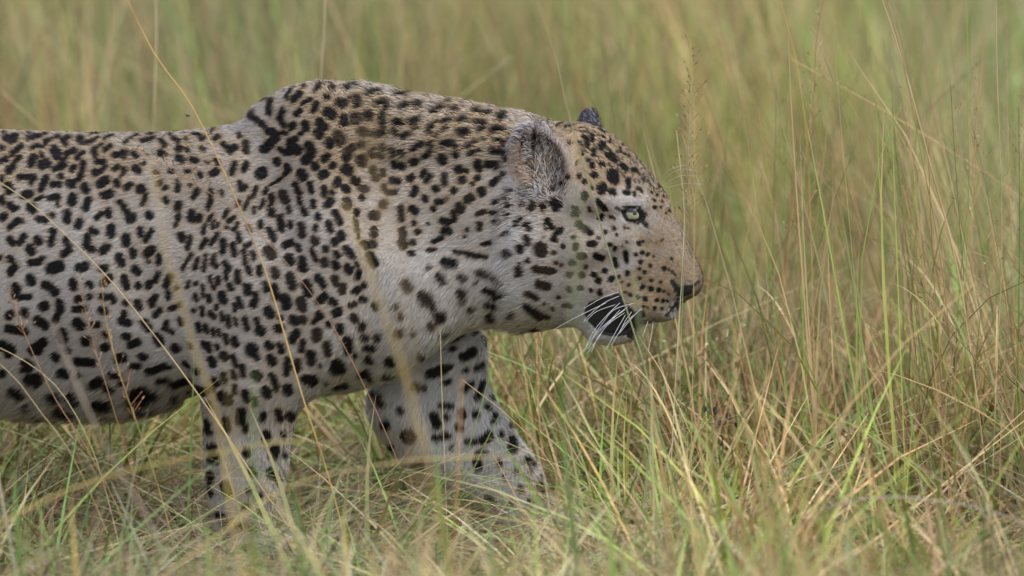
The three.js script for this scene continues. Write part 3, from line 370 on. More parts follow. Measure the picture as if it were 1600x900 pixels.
function fur(x, y, z, nx, ny, nz, R) {
  const m = marking(x, y, z, nx, ny, nz); let [t, l] = coat(x, y);
  const inner = Math.abs(z) < 0.09 && y < 0.33 && x < 0.05 ? 0.6 : 0;               // pale insides of the legs
  t = clamp(t * (1 - inner) + m.tan * 0.85 * (0.6 + t) + (vnoise(x * 55, y * 55, z * 55) - 0.5) * 0.22, 0, 1.1);
  const v = l * (0.94 + 0.12 * vnoise(x * 30 + 9, y * 30, z * 30));
  let r = lerp(PALE[0], TAN[0], t) * v, g = lerp(PALE[1], TAN[1], t) * v, b = lerp(PALE[2], TAN[2], t) * v;
  let len = 0.0092, bare = m.bare, dark = m.dark, tone = m.tone, wide = 1;
  const px = 800 + x * SC, py = 870 - y * SC * 0.99;
  if (px > 790 && py < 560) { // the head
    const [u, vv, w] = toHead(x, y, z), hx = 850 + (u - HP.x) * cY * SC;
    len = lerp(0.013, 0.0065, sstep(820, 930, hx)); len = lerp(len, 0.0046, sstep(985, 1060, hx)); if (py > 500) len = Math.max(len, 0.006);
    if (hx > 925 && py < 345 && py < 300 + (hx - 960) * 0.55 - 40 && vnoise(x * 400, y * 400, z * 400) > 0.56) { dark = Math.max(dark, 0.85); }   // ticked forehead
    if (hx > 1010 && vnoise(x * 500, y * 500, z * 500) > 0.72) dark = Math.max(dark, 0.4);
    const e = earPlace(u, vv, w);
    if (e) {
      const near = e.i === 0, E = EARS[e.i], hn = [nx * cY + nz * sY, ny, -nx * sY + nz * cY], inside = hn[0] * E.f.x + hn[1] * E.f.y + hn[2] * E.f.z > 0.12 && e.k < 0.985, rim = !inside && e.f > -0.55;
      if (near) {
        if (inside) { // inside
          const deep = vnoise(x * 160, y * 160, z * 160);
          const wisp = R ? R() : 1, wp = e.a > 0.2 ? 0.26 : 0.08; if (wisp < wp) { r = 0.56; g = 0.52; b = 0.51; len = 0.014; } else if (wisp < (e.b > 0.1 ? 0.92 : 0.74)) { r = 0.30; g = 0.23; b = 0.18; len = 0.009; } else { r = 0.035; g = 0.028; b = 0.028; len = 0.011; }
          if (e.b < -0.5) { const q = R ? R() : .5; r = 0.34 + 0.14 * q; g = 0.25 + 0.13 * q; b = 0.18 + 0.13 * q; len = 0.011; }
          dark = 0; if (deep < 0.25 && R && R() < 0.5) { r *= 0.4; g *= 0.4; b *= 0.4; }
        } else if (rim) { r = 0.46; g = 0.36; b = 0.29; len = 0.006; dark *= 0.2; if (e.a > 0.55) { r = 0.5; g = 0.45; b = 0.45; len = 0.012; } }
        else { const q = e.a > 0.45; r = q ? 0.16 : 0.42; g = q ? 0.12 : 0.31; b = q ? 0.12 : 0.21; len = 0.006; dark *= 0.3; }
      } else {
        const front = e.b * Math.sign(e.f + 0.01) , fr = x > EARX[1];
        if (fr) { r = g = 0.72; b = 0.74; len = 0.013; dark = 0; } else { r = 0.055; g = 0.045; b = 0.06; len = 0.008; dark = 0; if (R && R() < 0.15) { r = g = b = 0.28; } }
      }
    } else if (hx > 845 && hx < 905 && py > 240 && py < 320 && z > 0.02) { // grizzled fur before the ear
      len = 0.011; if (R && R() < 0.42) { r = 0.06; g = 0.05; b = 0.05; } else { r *= 0.92; g *= 0.92; b *= 0.95; }
    } else if (hx > 790 && hx < 835 && py > 250) len = 0.02;
  } else {
    if (py > 540 && px < 292) len = lerp(0.0092, 0.022, sstep(540, 640, py));         // belly
    if (py > 500 && px > 500) len = 0.0115;
    if (px > 600 && py > 400 && py < 520) len = 0.015;
    if (py < 240 && px > 560) len = 0.015;
    if (py > 760) len = 0.009;
  }
  if (dark > 0) {
    const k = tone >= 0.95 ? 0 : 1 - tone, dr = lerp(DARK[0], BROWN[0], k * 1.6), dg = lerp(DARK[1], BROWN[1], k * 1.6), db = lerp(DARK[2], BROWN[2], k * 1.6), q = dark * (tone < 0.55 ? 0.75 : 1);
    r = lerp(r, dr, q); g = lerp(g, dg, q); b = lerp(b, db, q);
  }
  if (bare > 0) { r = lerp(r, 0.012, bare); g = lerp(g, 0.0115, bare); b = lerp(b, 0.014, bare); }
  out.r = r; out.g = g; out.b = b; out.len = len; out.bare = bare; out.wide = wide;
  return out;
}
const EARX = [0, fromHead(EARS[1].c[0], EARS[1].c[1], EARS[1].c[2]).x + 0.017];

const leopard = new THREE.Group(); leopard.name = 'leopard'; scene.add(leopard);
leopard.userData = { label: 'spotted leopard walking through tall grass with its mouth open', category: 'leopard' };
{ // skin
  const n = body.pos.length / 3, col = new Float32Array(n * 3);
  for (let i = 0; i < n; i++) { const c = fur(body.pos[i * 3], body.pos[i * 3 + 1], body.pos[i * 3 + 2], bodyNor[i * 3], bodyNor[i * 3 + 1], bodyNor[i * 3 + 2]); col[i * 3] = c.r; col[i * 3 + 1] = c.g; col[i * 3 + 2] = c.b; }
  bodyGeo.setAttribute('color', new THREE.BufferAttribute(col, 3));
  mesh('body', bodyGeo, new THREE.MeshStandardMaterial({ vertexColors: true, roughness: 0.7 }), leopard);
}
console.log('marks', seenMarks, marks.length);
{ // hair by hair: short tapering blades that lie along the coat
  const R = rng(4242), T = body.idx.length / 3, cdf = new Float64Array(T), A = V(0, 0, 0), B = V(0, 0, 0), C = V(0, 0, 0); let sum = 0;
  const p = body.pos, ix = body.idx;
  for (let t = 0; t < T; t++) {
    A.fromArray(p, ix[t * 3] * 3); B.fromArray(p, ix[t * 3 + 1] * 3); C.fromArray(p, ix[t * 3 + 2] * 3);
    const e = B.clone().sub(A).cross(C.clone().sub(A)), area = e.length() / 2, cx = (A.x + B.x + C.x) / 3, cy = (A.y + B.y + C.y) / 3, cz = (A.z + B.z + C.z) / 3;
    e.normalize(); const facing = e.x * (eye.x - cx) + e.y * (eye.y - cy) + e.z * (eye.z - cz);
    let w = facing > -1.5 ? 1 : 0.22; if (cx < -0.8) w *= 0.4; if (cx > 0.02 && cy > 0.28) w *= 2.1; if (cy < 0.06) w *= 0.5; if (cz < -0.03 && cy > 0.36) w *= 0.6; if (cx > 0.2 && cy > 0.28) w *= 1.5;
    sum += area * w; cdf[t] = sum;
  }
  const N = HAIRS, pos = new Float32Array(N * 15), nor = new Float32Array(N * 15), col = new Float32Array(N * 15), idx = new Uint32Array(N * 9);
  let made = 0; const noseTip = P(1088, 445, 0), n = V(0, 0, 0), q = V(0, 0, 0), f = V(0, 0, 0), side = V(0, 0, 0), m1 = V(0, 0, 0), tip = V(0, 0, 0), nn = V(0, 0, 0);
  for (let h = 0; h < N; h++) {
    const s = R() * sum; let lo = 0, hi = T - 1; while (lo < hi) { const m = (lo + hi) >> 1; cdf[m] < s ? lo = m + 1 : hi = m; }
    let a = R(), b = R(); if (a + b > 1) { a = 1 - a; b = 1 - b; } const c = 1 - a - b, i0 = ix[lo * 3] * 3, i1 = ix[lo * 3 + 1] * 3, i2 = ix[lo * 3 + 2] * 3;
    q.set(p[i0] * c + p[i1] * a + p[i2] * b, p[i0 + 1] * c + p[i1 + 1] * a + p[i2 + 1] * b, p[i0 + 2] * c + p[i1 + 2] * a + p[i2 + 2] * b);
    n.set(bodyNor[i0] * c + bodyNor[i1] * a + bodyNor[i2] * b, bodyNor[i0 + 1] * c + bodyNor[i1 + 1] * a + bodyNor[i2 + 1] * b, bodyNor[i0 + 2] * c + bodyNor[i1 + 2] * a + bodyNor[i2 + 2] * b).normalize();
    let k = fur(q.x, q.y, q.z, n.x, n.y, n.z, R); if (k.bare > 0.4) continue; const len = k.len;
    // the way the coat lies: back from the nose on the head, back and down on the body, down on the legs
    const px = 800 + q.x * SC, py = 870 - q.y * SC;
    if (px > 800 && py < 560) { f.set(q.x - noseTip.x, q.y - noseTip.y, (q.z - noseTip.z) * 1.2).normalize(); f.y -= 0.25 * sstep(930, 830, px); if (px > 835 && px < 905 && py < 300 && q.z > 0) f.set(0.1, 0.6, 0.4); }
    else { const leg = sstep(560, 680, py); f.set(-1 + 0.8 * leg, -0.32 - 0.9 * leg, 0); if (px > 560 && py > 380) f.y -= 0.5; if (py < 260) f.y += 0.25; if (py > 560 && px < 300) f.set(-0.8, -0.6, 0); }
    const cl = (vnoise(q.x * 80, q.y * 80, q.z * 80) - 0.5) * 0.6, cl2 = (vnoise(q.x * 80 + 40, q.y * 80, q.z * 80) - 0.5) * 0.6;
    f.x += cl2 * 0.5 + (R() - 0.5) * 0.42; f.y += cl + (R() - 0.5) * 0.42; f.z += (R() - 0.5) * 0.42;
    f.addScaledVector(n, -f.dot(n)).normalize();
    const L = len * (0.65 + 0.7 * R()), lift = 0.18 + 0.28 * R() + (len > 0.02 ? 0.2 : 0) + (py < 250 && px > 500 && px < 860 ? 0.35 : 0) + (py > 480 && px > 540 && px < 900 ? 0.1 : 0);
    m1.copy(q).addScaledVector(f, L * 0.5).addScaledVector(n, L * 0.5 * lift * 1.5);
    tip.copy(q).addScaledVector(f, L).addScaledVector(n, L * lift * 0.9); tip.y -= L * 0.08;
    const tw = (R() - 0.5) * 1.6; side.crossVectors(f, n).multiplyScalar(Math.cos(tw)).addScaledVector(n, Math.sin(tw));
    const wd = (0.00034 + 0.00024 * R()) * (len < 0.005 ? 0.8 : 1);
    const o = made * 15, j = 0.72 + 0.52 * R(), inEar = px > 800 && px < 960 && py < 345, shade = [k.r * j, k.g * j, k.b * j], c1 = [...shade], c2 = [...shade];
    if (!inEar) for (const [e, cc] of [[m1, c1], [tip, c2]]) { const wx = (R() - 0.5) * 0.0018, wy = (R() - 0.5) * 0.0018, kk = fur(e.x + wx, e.y + wy, e.z, n.x, n.y, n.z, R); cc[0] = kk.r * j; cc[1] = kk.g * j; cc[2] = kk.b * j; }
    const put = (e, v, sgn, w) => { pos[o + e] = v.x + side.x * w * sgn; pos[o + e + 1] = v.y + side.y * w * sgn; pos[o + e + 2] = v.z + side.z * w * sgn; };
    q.addScaledVector(n, -0.0012);
    put(0, q, 1, wd); put(3, q, -1, wd); put(6, m1, 1, wd * 0.85); put(9, m1, -1, wd * 0.85); put(12, tip, 0, 0);
    nn.copy(n).addScaledVector(f, 0.12).addScaledVector(side, (R() - 0.5) * 0.5).normalize();
    for (let e = 0; e < 15; e += 3) { nor[o + e] = nn.x; nor[o + e + 1] = nn.y; nor[o + e + 2] = nn.z; const cc = e < 6 ? shade : e < 12 ? c1 : c2; col[o + e] = cc[0]; col[o + e + 1] = cc[1]; col[o + e + 2] = cc[2]; }
    const v0 = made * 5, w0 = made * 9; idx.set([v0, v0 + 2, v0 + 1, v0 + 1, v0 + 2, v0 + 3, v0 + 2, v0 + 4, v0 + 3], w0);
    // wind each blade so that its face looks out of the coat
    const e1 = m1.clone().sub(q), gx = V(0, 0, 0).crossVectors(side, e1); if (gx.dot(n) < 0) idx.set([v0, v0 + 1, v0 + 2, v0 + 1, v0 + 3, v0 + 2, v0 + 2, v0 + 3, v0 + 4], w0);
    made++;
  }
  const g = geo(pos.subarray(0, made * 15), idx.subarray(0, made * 9), nor.subarray(0, made * 15), col.subarray(0, made * 15));
  const m = mesh('fur', g, new THREE.MeshPhysicalMaterial({ vertexColors: true, roughness: 0.7, specularIntensity: 0.35, side: THREE.DoubleSide }), leopard);
  m.userData.kind = 'stuff';
  console.log('hairs', made);
}
// ---------------------------------------------------------------- eyes, nose leather, lip, whiskers
const blackSkin = new THREE.MeshPhysicalMaterial({ color: new THREE.Color().setRGB(0.013, 0.012, 0.015), roughness: 0.42, clearcoat: 0.25, clearcoatRoughness: 0.35 });
function makeEye(side) {
  const c = fromHead(eyeL[0] - 0.001, eyeL[1], (eyeL[2] - 0.0095) * side), r = 0.0125, gz = fromHead(HP.x + 0.62, 0.02, 0.78 * side).sub(fromHead(HP.x, 0, 0)).normalize();
  const e = new THREE.Group(); e.name = 'eye'; e.position.copy(c); e.quaternion.setFromUnitVectors(V(0, 0, 1), gz); leopard.add(e);
  const g = new THREE.SphereGeometry(r, 40, 28), p = g.getAttribute('position'), col = new Float32Array(p.count * 3);
  for (let i = 0; i < p.count; i++) {
    const x = p.getX(i) / r, y = p.getY(i) / r, z = p.getZ(i) / r, a = Math.acos(clamp(z, -1, 1)), q = Math.atan2(y, x), n = vnoise(q * 9, a * 14, 3) * 0.3;
    let k = [0.38 + n * 0.3, 0.37 + n * 0.3, 0.24 + n * 0.25]; if (a < 0.2) k = [0.004, 0.004, 0.004]; else if (a > 1.06) k = [0.03, 0.022, 0.02]; else if (a > 0.96) k = [0.10, 0.09, 0.05];
    col.set(k, i * 3);
  }
  g.setAttribute('color', new THREE.BufferAttribute(col, 3));
  mesh('eyeball', g, new THREE.MeshPhysicalMaterial({ vertexColors: true, roughness: 0.25, clearcoat: 1, clearcoatRoughness: 0.05 }), e);
  const lid = (name, th0, th1, tilt) => { const l = new THREE.SphereGeometry(r * 1.09, 30, 14, 0, Math.PI * 2, th0, th1 - th0), o = mesh(name, l, blackSkin, e); o.rotation.set(tilt, 0, 0); return o; };
  lid('upper_eyelid', 0, 1.33, 0.10); lid('lower_eyelid', 2.2, Math.PI, 0.0);
  return e;
}
makeEye(1); makeEye(-1);
function tube(pts, r0, r1, seg = 14, rad = 4) {
  const c = new THREE.CatmullRomCurve3(pts, false, 'centripetal'), fr = c.computeFrenetFrames(seg, false), pos = [], nor = [], idx = [], q = V(0, 0, 0);
  for (let i = 0; i <= seg; i++) {
    c.getPointAt(i / seg, q); const r = lerp(r0, r1, i / seg);
    for (let j = 0; j < rad; j++) { const a = j / rad * Math.PI * 2, n = fr.normals[i].clone().multiplyScalar(Math.cos(a)).addScaledVector(fr.binormals[i], Math.sin(a)); pos.push(q.x + n.x * r, q.y + n.y * r, q.z + n.z * r); nor.push(n.x, n.y, n.z); }
  }
  for (let i = 0; i < seg; i++) for (let j = 0; j < rad; j++) { const a = i * rad + j, b = i * rad + (j + 1) % rad, d = a + rad, e = b + rad; idx.push(a, b, d, b, e, d); }
  return geo(pos, idx, nor);
}
{
  const white = new THREE.MeshStandardMaterial({ color: new THREE.Color().setRGB(0.82, 0.82, 0.84), roughness: 0.35 });
  const list = [[[968,456],[940,466],[912,482]],[[969,462],[943,474],[918,495],[912,503]],[[948,473],[918,487],[890,501],[864,516]],[[962,476],[930,488],[915,503]],[[970,472],[948,493],[928,517],[916,540]],[[993,473],[958,485],[940,507],[923,531],[912,549]],[[977,484],[950,503],[930,523],[919,546]],[[983,478],[956,500],[934,528],[924,550]],[[969,484],[956,498],[935,520]],[[978,491],[964,515],[947,546]],[[1004,481],[987,497],[968,521]],[[988,486],[976,503],[969,519]],[[977,488],[948,509],[932,532],[918,552]],[[990,492],[972,512],[955,540]],[[1013,500],[1009,512],[1004,526]],[[1021,500],[1018,522],[1013,548]],
    [[1035,278],[1044,267],[1060,260],[1074,258]],[[1042,287],[1054,278],[1068,274],[1084,275]],[[1046,293],[1062,288],[1078,286],[1096,288]],[[1038,281],[1050,270],[1066,264],[1090,268]]];
  list.forEach((w, i) => {
    const r = hit(w[0][0], w[0][1]) ?? P(w[0][0], w[0][1], 0.03), z0 = r.z, n = w.length - 1;
    const pts = w.map((q, e) => e ? P(q[0], q[1], z0 + 0.012 + 0.045 * e / n) : r.clone().add(V(0, 0, -0.002)));
    mesh('whisker', tube(pts, i < 16 ? 0.00036 : 0.00025, 0.00018, 14, 5), white, leopard);
  });
  // wet lower lip and its pale chin tuft lie in the body's mesh; the lip's rolled edge stands proud
  const lip = [[934,514],[944,520],[962,522],[978,518],[987,511]].map(([x, y]) => { const h = hit(x, y); return (h ?? P(x, y, 0.02)).add(V(0, 0, 0.001)); });
  mesh('lower_lip', tube(lip, 0.0024, 0.0018, 24, 8), blackSkin, leopard);
}
// ---------------------------------------------------------------- ground
{
  const N = 512, data = new Uint8Array(N * N * 4), R = rng(5);
  for (let j = 0; j < N; j++) for (let i = 0; i < N; i++) {
    const x = i / N * 16, y = j / N * 16, w = (q, s) => { const a = vnoise(x * q, y * q, s); const b = vnoise((x - 16) * q, y * q, s), c = vnoise(x * q, (y - 16) * q, s), d = vnoise((x - 16) * q, (y - 16) * q, s), u = x / 16, v = y / 16; return lerp(lerp(a, b, u), lerp(c, d, u), v); };
    const n = 0.45 * w(0.6, 1) + 0.3 * w(2.2, 2) + 0.25 * w(8, 3), g = R() * 0.25, k = (j * N + i) * 4, t = n + g - 0.12;
    data[k] = 96 + 60 * t; data[k + 1] = 78 + 52 * t; data[k + 2] = 52 + 34 * t; data[k + 3] = 255;
  }
  const tex = new THREE.DataTexture(data, N, N); tex.colorSpace = THREE.SRGBColorSpace; tex.wrapS = tex.wrapT = THREE.RepeatWrapping; tex.magFilter = THREE.LinearFilter; tex.needsUpdate = true;
  const S = 60, H = 900, pos = [], uv = [], idx = [], ticks = [-H, -300, -100, -40, -20]; for (let i = -12; i <= 12; i += 0.4) ticks.push(i); ticks.push(20, 40, 100, 300, H);
  for (const z of ticks) for (const x of ticks) { const near = Math.max(Math.abs(x), Math.abs(z)) < 12.1; pos.push(x, near ? -0.012 + (vnoise(x * 0.9 + 30, z * 0.9 + 30, 1) - 0.5) * 0.022 : -0.012, z); uv.push(x / 1.7, z / 1.7); }
  const n = ticks.length; for (let j = 0; j < n - 1; j++) for (let i = 0; i < n - 1; i++) { const a = j * n + i; idx.push(a, a + n, a + 1, a + 1, a + n, a + n + 1); }
  const g = geo(pos, idx); g.setAttribute('uv', new THREE.BufferAttribute(new Float32Array(uv), 2));
  const o = mesh('ground', g, new THREE.MeshStandardMaterial({ map: tex, bumpMap: tex, bumpScale: 0.01, roughness: 1 }), scene);
  o.userData = { kind: 'structure', label: 'dry earth and litter under the grass', category: 'ground' };
}
// ---------------------------------------------------------------- grass
const grassMat = new THREE.MeshStandardMaterial({ vertexColors: true, roughness: 0.7, side: THREE.DoubleSide });
const GREENS = [[.165,.27,.048],[.20,.31,.06],[.27,.35,.072],[.135,.22,.058],[.32,.36,.08],[.225,.31,.092]], STRAWS = [[.53,.40,.195],[.46,.335,.16],[.61,.48,.265],[.42,.29,.145],[.36,.23,.115],[.52,.405,.225],[.46,.345,.145]], REDS = [[.34,.185,.095],[.40,.245,.135],[.26,.15,.085]];
class Strips { // tapering, bent blades of grass
  constructor() { this.p = []; this.n = []; this.c = []; this.i = []; }
  blade(pts, width, tipWidth, color, turn, seg, colorTip) { // pts: function t -> Vector3
    const v0 = this.p.length / 3, q = V(0, 0, 0), e = V(0, 0, 0), s = V(0, 0, 0), n = V(0, 0, 0); colorTip = colorTip ?? color;
    for (let k = 0; k <= seg; k++) {
      const t = k / seg; pts(t, q); pts(Math.min(1, t + 0.02), e); e.sub(t > 0.97 ? pts(t - 0.02, V(0, 0, 0)) : q); if (t > 0.97) e.normalize(); else e.normalize();
      s.set(Math.cos(turn + t * 0.5), 0, Math.sin(turn + t * 0.5)); s.addScaledVector(e, -s.dot(e)).normalize(); n.crossVectors(s, e);
      const w = lerp(width, tipWidth, t * t) * 0.5 * (t < 0.15 ? 0.75 + t * 1.66 : 1);
      for (const g of [-1, 1]) { this.p.push(q.x + s.x * w * g, q.y + s.y * w * g, q.z + s.z * w * g); this.n.push(n.x, n.y, n.z); for (let c = 0; c < 3; c++) this.c.push(lerp(color[c], colorTip[c], t)); }
      if (k) { const a = v0 + k * 2; this.i.push(a - 2, a - 1, a, a - 1, a + 1, a); }
    }
  }
  geo() { return geo(this.p, this.i, this.n, this.c); }
}
function arc(x, z, h, lean, dir, droop) { // a stem that rises, leans and droops
  const dx = Math.cos(dir), dz = Math.sin(dir);
  return (t, o) => { const s = lean * t + droop * t * t * t, y = h * (t - 0.42 * droop / Math.max(h, 0.1) * t * t * t); return o.set(x + dx * s, y, z + dz * s); };
}
const jit = (c, R, k = 0.25) => { const j = 1 - k + 2 * k * R(); return [c[0] * j * (0.95 + 0.1 * R()), c[1] * j, c[2] * j * (0.92 + 0.16 * R())]; };
const pick = (a, R) => a[(R() * a.length) | 0];
function spikelets(S, fn, t0, t1, n, R, col, spread, size) { // a loose head of seeds along a stem
  const q = V(0, 0, 0);
  for (let k = 0; k < n; k++) {
    const t = lerp(t0, t1, k / n), a = R() * 6.28, l = spread * (1 - 0.75 * k / n) * (0.5 + R()), up = l * (0.7 + 0.9 * R()); fn(t, q);
    const b = q.clone(), e = V(q.x + Math.cos(a) * l, q.y + up, q.z + Math.sin(a) * l);
    S.blade((s, o) => o.copy(b).lerp(e, s), 0.0007, 0.0005, col, R() * 3, 2);
    const f = e.clone(), d = e.clone().sub(b).normalize(); S.blade((s, o) => o.copy(f).addScaledVector(d, s * size), size * 0.42, 0.0003, jit(col, R, .3), R() * 3, 2);
  }
}
function tuft(kind, seed) { // unit tufts about 1 m tall, scaled when placed
  const R = rng(seed), S = new Strips();
  const blades = { green: 13, mixed: 15, straw: 14, stalks: 6, litter: 24 }[kind];
  for (let b = 0; b < blades; b++) {
    const x = (R() - 0.5) * 0.10, z = (R() - 0.5) * 0.10, dir = R() * 6.28; let h = 0.55 + 0.45 * R(), lean = 0.02 + 0.28 * R() * R(), droop = R() < 0.35 ? 0.35 * R() : 0.06 * R(), col, w;
    if (kind === 'green') { col = jit(R() < 0.84 ? pick(GREENS, R) : pick(STRAWS, R), R); w = 0.0040 + 0.0045 * R(); }
    else if (kind === 'mixed') { col = jit(R() < 0.45 ? pick(GREENS, R) : R() < 0.75 ? pick(STRAWS, R) : pick(REDS, R), R); w = 0.0030 + 0.0036 * R(); }
    else if (kind === 'straw') { col = jit(R() < 0.15 ? pick(GREENS, R) : R() < 0.72 ? pick(STRAWS, R) : pick(REDS, R), R); w = 0.0022 + 0.0026 * R(); }
    else if (kind === 'litter') { h = 0.10 + 0.3 * R(); lean = 0.2 + 0.5 * R(); droop = 0.3 * R(); col = jit(R() < 0.45 ? pick(STRAWS, R) : R() < 0.6 ? pick(REDS, R) : pick(GREENS, R), R, .35).map(q => q * 0.78); w = 0.002 + 0.0022 * R(); }
    else { col = jit(R() < 0.2 ? pick(GREENS, R) : R() < 0.75 ? pick(STRAWS, R) : pick(REDS, R), R); w = 0.0018 + 0.0010 * R(); lean *= 0.8; h = 0.7 + 0.3 * R(); }
    const fn = arc(x, z, h, lean, dir, droop), tipc = kind === 'green' && R() < 0.4 ? jit(pick(STRAWS, R), R) : col;
    S.blade(fn, w, kind === 'stalks' ? w * 0.5 : 0.0004, col, R() * 6.28, kind === 'stalks' ? 6 : 5, tipc);
    if (kind === 'stalks') {
      S.blade(fn, w, w * 0.5, col, R() * 6.28 + 1.6, 6, tipc);
      if (R() < 0.65) spikelets(S, fn, 0.72, 1, 13, R, jit(R() < .6 ? pick(STRAWS, R) : pick(REDS, R), R), 0.03, 0.006);
      const lt = 0.15 + 0.4 * R(), base = fn(lt, V(0, 0, 0)), d2 = dir + R() * 4, ll = 0.15 + 0.2 * R(); S.blade((t, o) => o.set(base.x + Math.cos(d2) * ll * 0.5 * t, base.y + ll * (t - 0.35 * t * t), base.z + Math.sin(d2) * ll * 0.5 * t), 0.003, 0.0004, jit(R() < .6 ? pick(GREENS, R) : pick(STRAWS, R), R), R() * 6, 4);
    }
  }
  return S.geo();
}
const KINDS = { green: ['green_grass', 'fresh green grass blades growing through the dry stems', 'green'], mixed: ['mixed_grass', 'grass of green and dry blades grown together', 'mixed'], straw: ['dry_grass', 'dry straw coloured grass blades', 'straw'], stalks: ['flowering_grass', 'thin upright grass stems with loose seed heads', 'stalks'], litter: ['fallen_grass', 'bent and fallen straw lying low over the earth', 'litter'] };
const VARIANTS = 8;
{
  const R = rng(991), protos = {}, made = {};
  for (const k in KINDS) { protos[k] = Array.from({ length: VARIANTS }, (_, v) => tuft(k, 100 + v * 17 + k.length * 1000)); made[k] = []; }
  const Q = new THREE.Quaternion(), up = V(0, 1, 0), tilt = new THREE.Quaternion(), ax = V(0, 0, 0);
  function place(kind, x, z, h, wide, list) {
    Q.setFromAxisAngle(up, R() * 6.28); ax.set(R() - 0.5, 0, R() - 0.5).normalize(); tilt.setFromAxisAngle(ax, (R() - 0.5) * 0.5);
    tilt.multiply(new THREE.Quaternion().setFromAxisAngle(V(0, 0, 1), 0.03 + 0.10 * R()));
    const m = new THREE.Matrix4().compose(V(x, -0.012, z), tilt.multiply(Q), V(wide, h, wide));
    list ? list.push(m) : made[kind].push([(R() * VARIANTS) | 0, m]);
  }
  const tallest = (x, z, py) => { let lo = 0, hi = 1.6; for (let i = 0; i < 16; i++) { const m = (lo + hi) / 2; toPx(V(x, m, z))[1] > py ? lo = m : hi = m; } return lo; };
  function strew(n, z0, z1, margin) { // over the strip of ground in view between two depths, and a margin at its sides
    for (let i = 0; i < n; i++) {
      const z = lerp(z0, z1, R()), half = (CAM_D - z) * 0.0684 + margin, x = lerp(-half, half, R()), patch = vnoise(x * 1.3 + 50, z * 1.0 + 50, 2), patch2 = vnoise(x * 3.1 + 9, z * 3.1 + 70, 5), px = toPx(V(x, 0.1, z))[0];
      const gap = vnoise(x * 4.2 + 20, z * 3.2 + 80, 8); if (z > -4 && z < 1 && gap < 0.40 && R() < 0.8) { if (R() < 0.5) place('litter', x, z, 0.35 + 0.3 * R(), 0.9); continue; }   // the grass grows in clumps
      const r = R(), kind = r < 0.31 + 0.6 * (patch - 0.45) ? 'green' : r < 0.56 ? 'mixed' : r < 0.82 ? 'straw' : r < 0.93 ? 'stalks' : 'litter';
      let h = kind === 'stalks' ? 0.5 + 0.45 * R() : 0.30 + 0.36 * R() * (0.5 + patch2), lim = 0;
      if (z > -0.28) {
        if (px > -420 && px < 930) lim = px > 880 ? lerp(600, 820, R()) : (px > 290 && px < 470) || px > 640 ? (R() < 0.1 ? lerp(650, 780, R()) : lerp(780, 890, R())) : R() < 0.22 ? lerp(625, 740, R()) : lerp(710, 880, R());   // below the leopard, so as not to hide it
        else if (px >= 930) lim = px < 1130 ? lerp(540, 840, R()) : R() < 0.16 ? lerp(220, 500, R()) : lerp(480, 840, R());
        if (z > 1) lim = px > 1130 ? lerp(700, 880, R()) : lerp(765, 890, R());
        if (Math.abs(z) < 0.2 && px < 930 && kind === 'stalks') continue;
      } else if (z > -3.0) lim = px < 970 ? lerp(240, 720, R()) : R() < 0.07 ? lerp(60, 380, R()) : lerp(400, 780, R());          // the trodden strip it walks along
      else h *= 1.3;
      let wide = 0.9 + 0.4 * R();
      if (lim) { const top = tallest(x, z, lim) * 1.05; if (top < 0.06) continue; if (top < h) { wide = Math.min(1.4, wide + (h - top) * 1.2); h = top; } }
      if (z < -5) wide *= 1.35;
      place(kind, x, z, h, wide);
    }
  }
  strew(330, 0.0, 1.0, 0.35);
  strew(250, 1.0, 3.0, 0.3);
  strew(1750, -2.2, 0.0, 0.4);
  strew(1350, -6.0, -2.2, 0.5);
  strew(1150, -14, -6.0, 0.6);
  for (let i = 0; i < 75; i++) { const px = lerp(1000, 1720, R()), z = lerp(-2.8, px < 1180 ? -0.35 : 0.2, R()), p = P(px, 700, z); place(R() < 0.6 ? 'stalks' : R() < 0.5 ? 'green' : 'straw', p.x, z, 0.55 + 0.35 * R(), 0.7); }      // tall stems ahead of it
  for (let i = 0; i < 60; i++) { const z = lerp(-3.4, -1.4, R()), p = P(lerp(-80, 960, R()), 700, z); place('stalks', p.x, z, 0.5 + 0.4 * R(), 0.7); }                                          // and a few behind
  for (let i = 0; i < 700; i++) { const z = lerp(-26, 5, R()), side = R() < 0.5 ? -1 : 1, x = z > -14 ? side * lerp(2.2, 8, R()) : lerp(-9, 9, R()); place(R() < 0.5 ? 'mixed' : 'straw', x, z, 0.4 + 0.35 * R(), 1.7); }   // the meadow round about
  const v = V(0, 0, 0);
  for (const k in KINDS) {
    let nv = 0, ni = 0; for (const [i] of made[k]) { nv += protos[k][i].attributes.position.count; ni += protos[k][i].index.count; }
    const pos = new Float32Array(nv * 3), nor = new Float32Array(nv * 3), col = new Float32Array(nv * 3), idx = new Uint32Array(ni); let a = 0, b = 0;
    for (const [i, m] of made[k]) {
      const g = protos[k][i], p = g.attributes.position, n = g.attributes.normal, c = g.attributes.color, nm = new THREE.Matrix3().getNormalMatrix(m), gx = m.elements[12], gz = m.elements[14], j = (0.45 + 1.1 * vnoise(gx * 2.6 + 11, gz * 1.1 + 40, 4)) * (0.76 + 0.48 * R()), w = (0.86 + 0.3 * vnoise(gx * 2.1 + 60, gz * 0.9 + 20, 6)) * (0.93 + 0.14 * R());
      for (let q = 0; q < p.count; q++) { v.fromBufferAttribute(p, q).applyMatrix4(m).toArray(pos, (a + q) * 3); v.fromBufferAttribute(n, q).applyMatrix3(nm).normalize().toArray(nor, (a + q) * 3); col[(a + q) * 3] = c.getX(q) * j * w; col[(a + q) * 3 + 1] = c.getY(q) * j; col[(a + q) * 3 + 2] = c.getZ(q) * j / w; }
      for (let q = 0; q < g.index.count; q++) idx[b + q] = g.index.array[q] + a; a += p.count; b += g.index.count;
    }
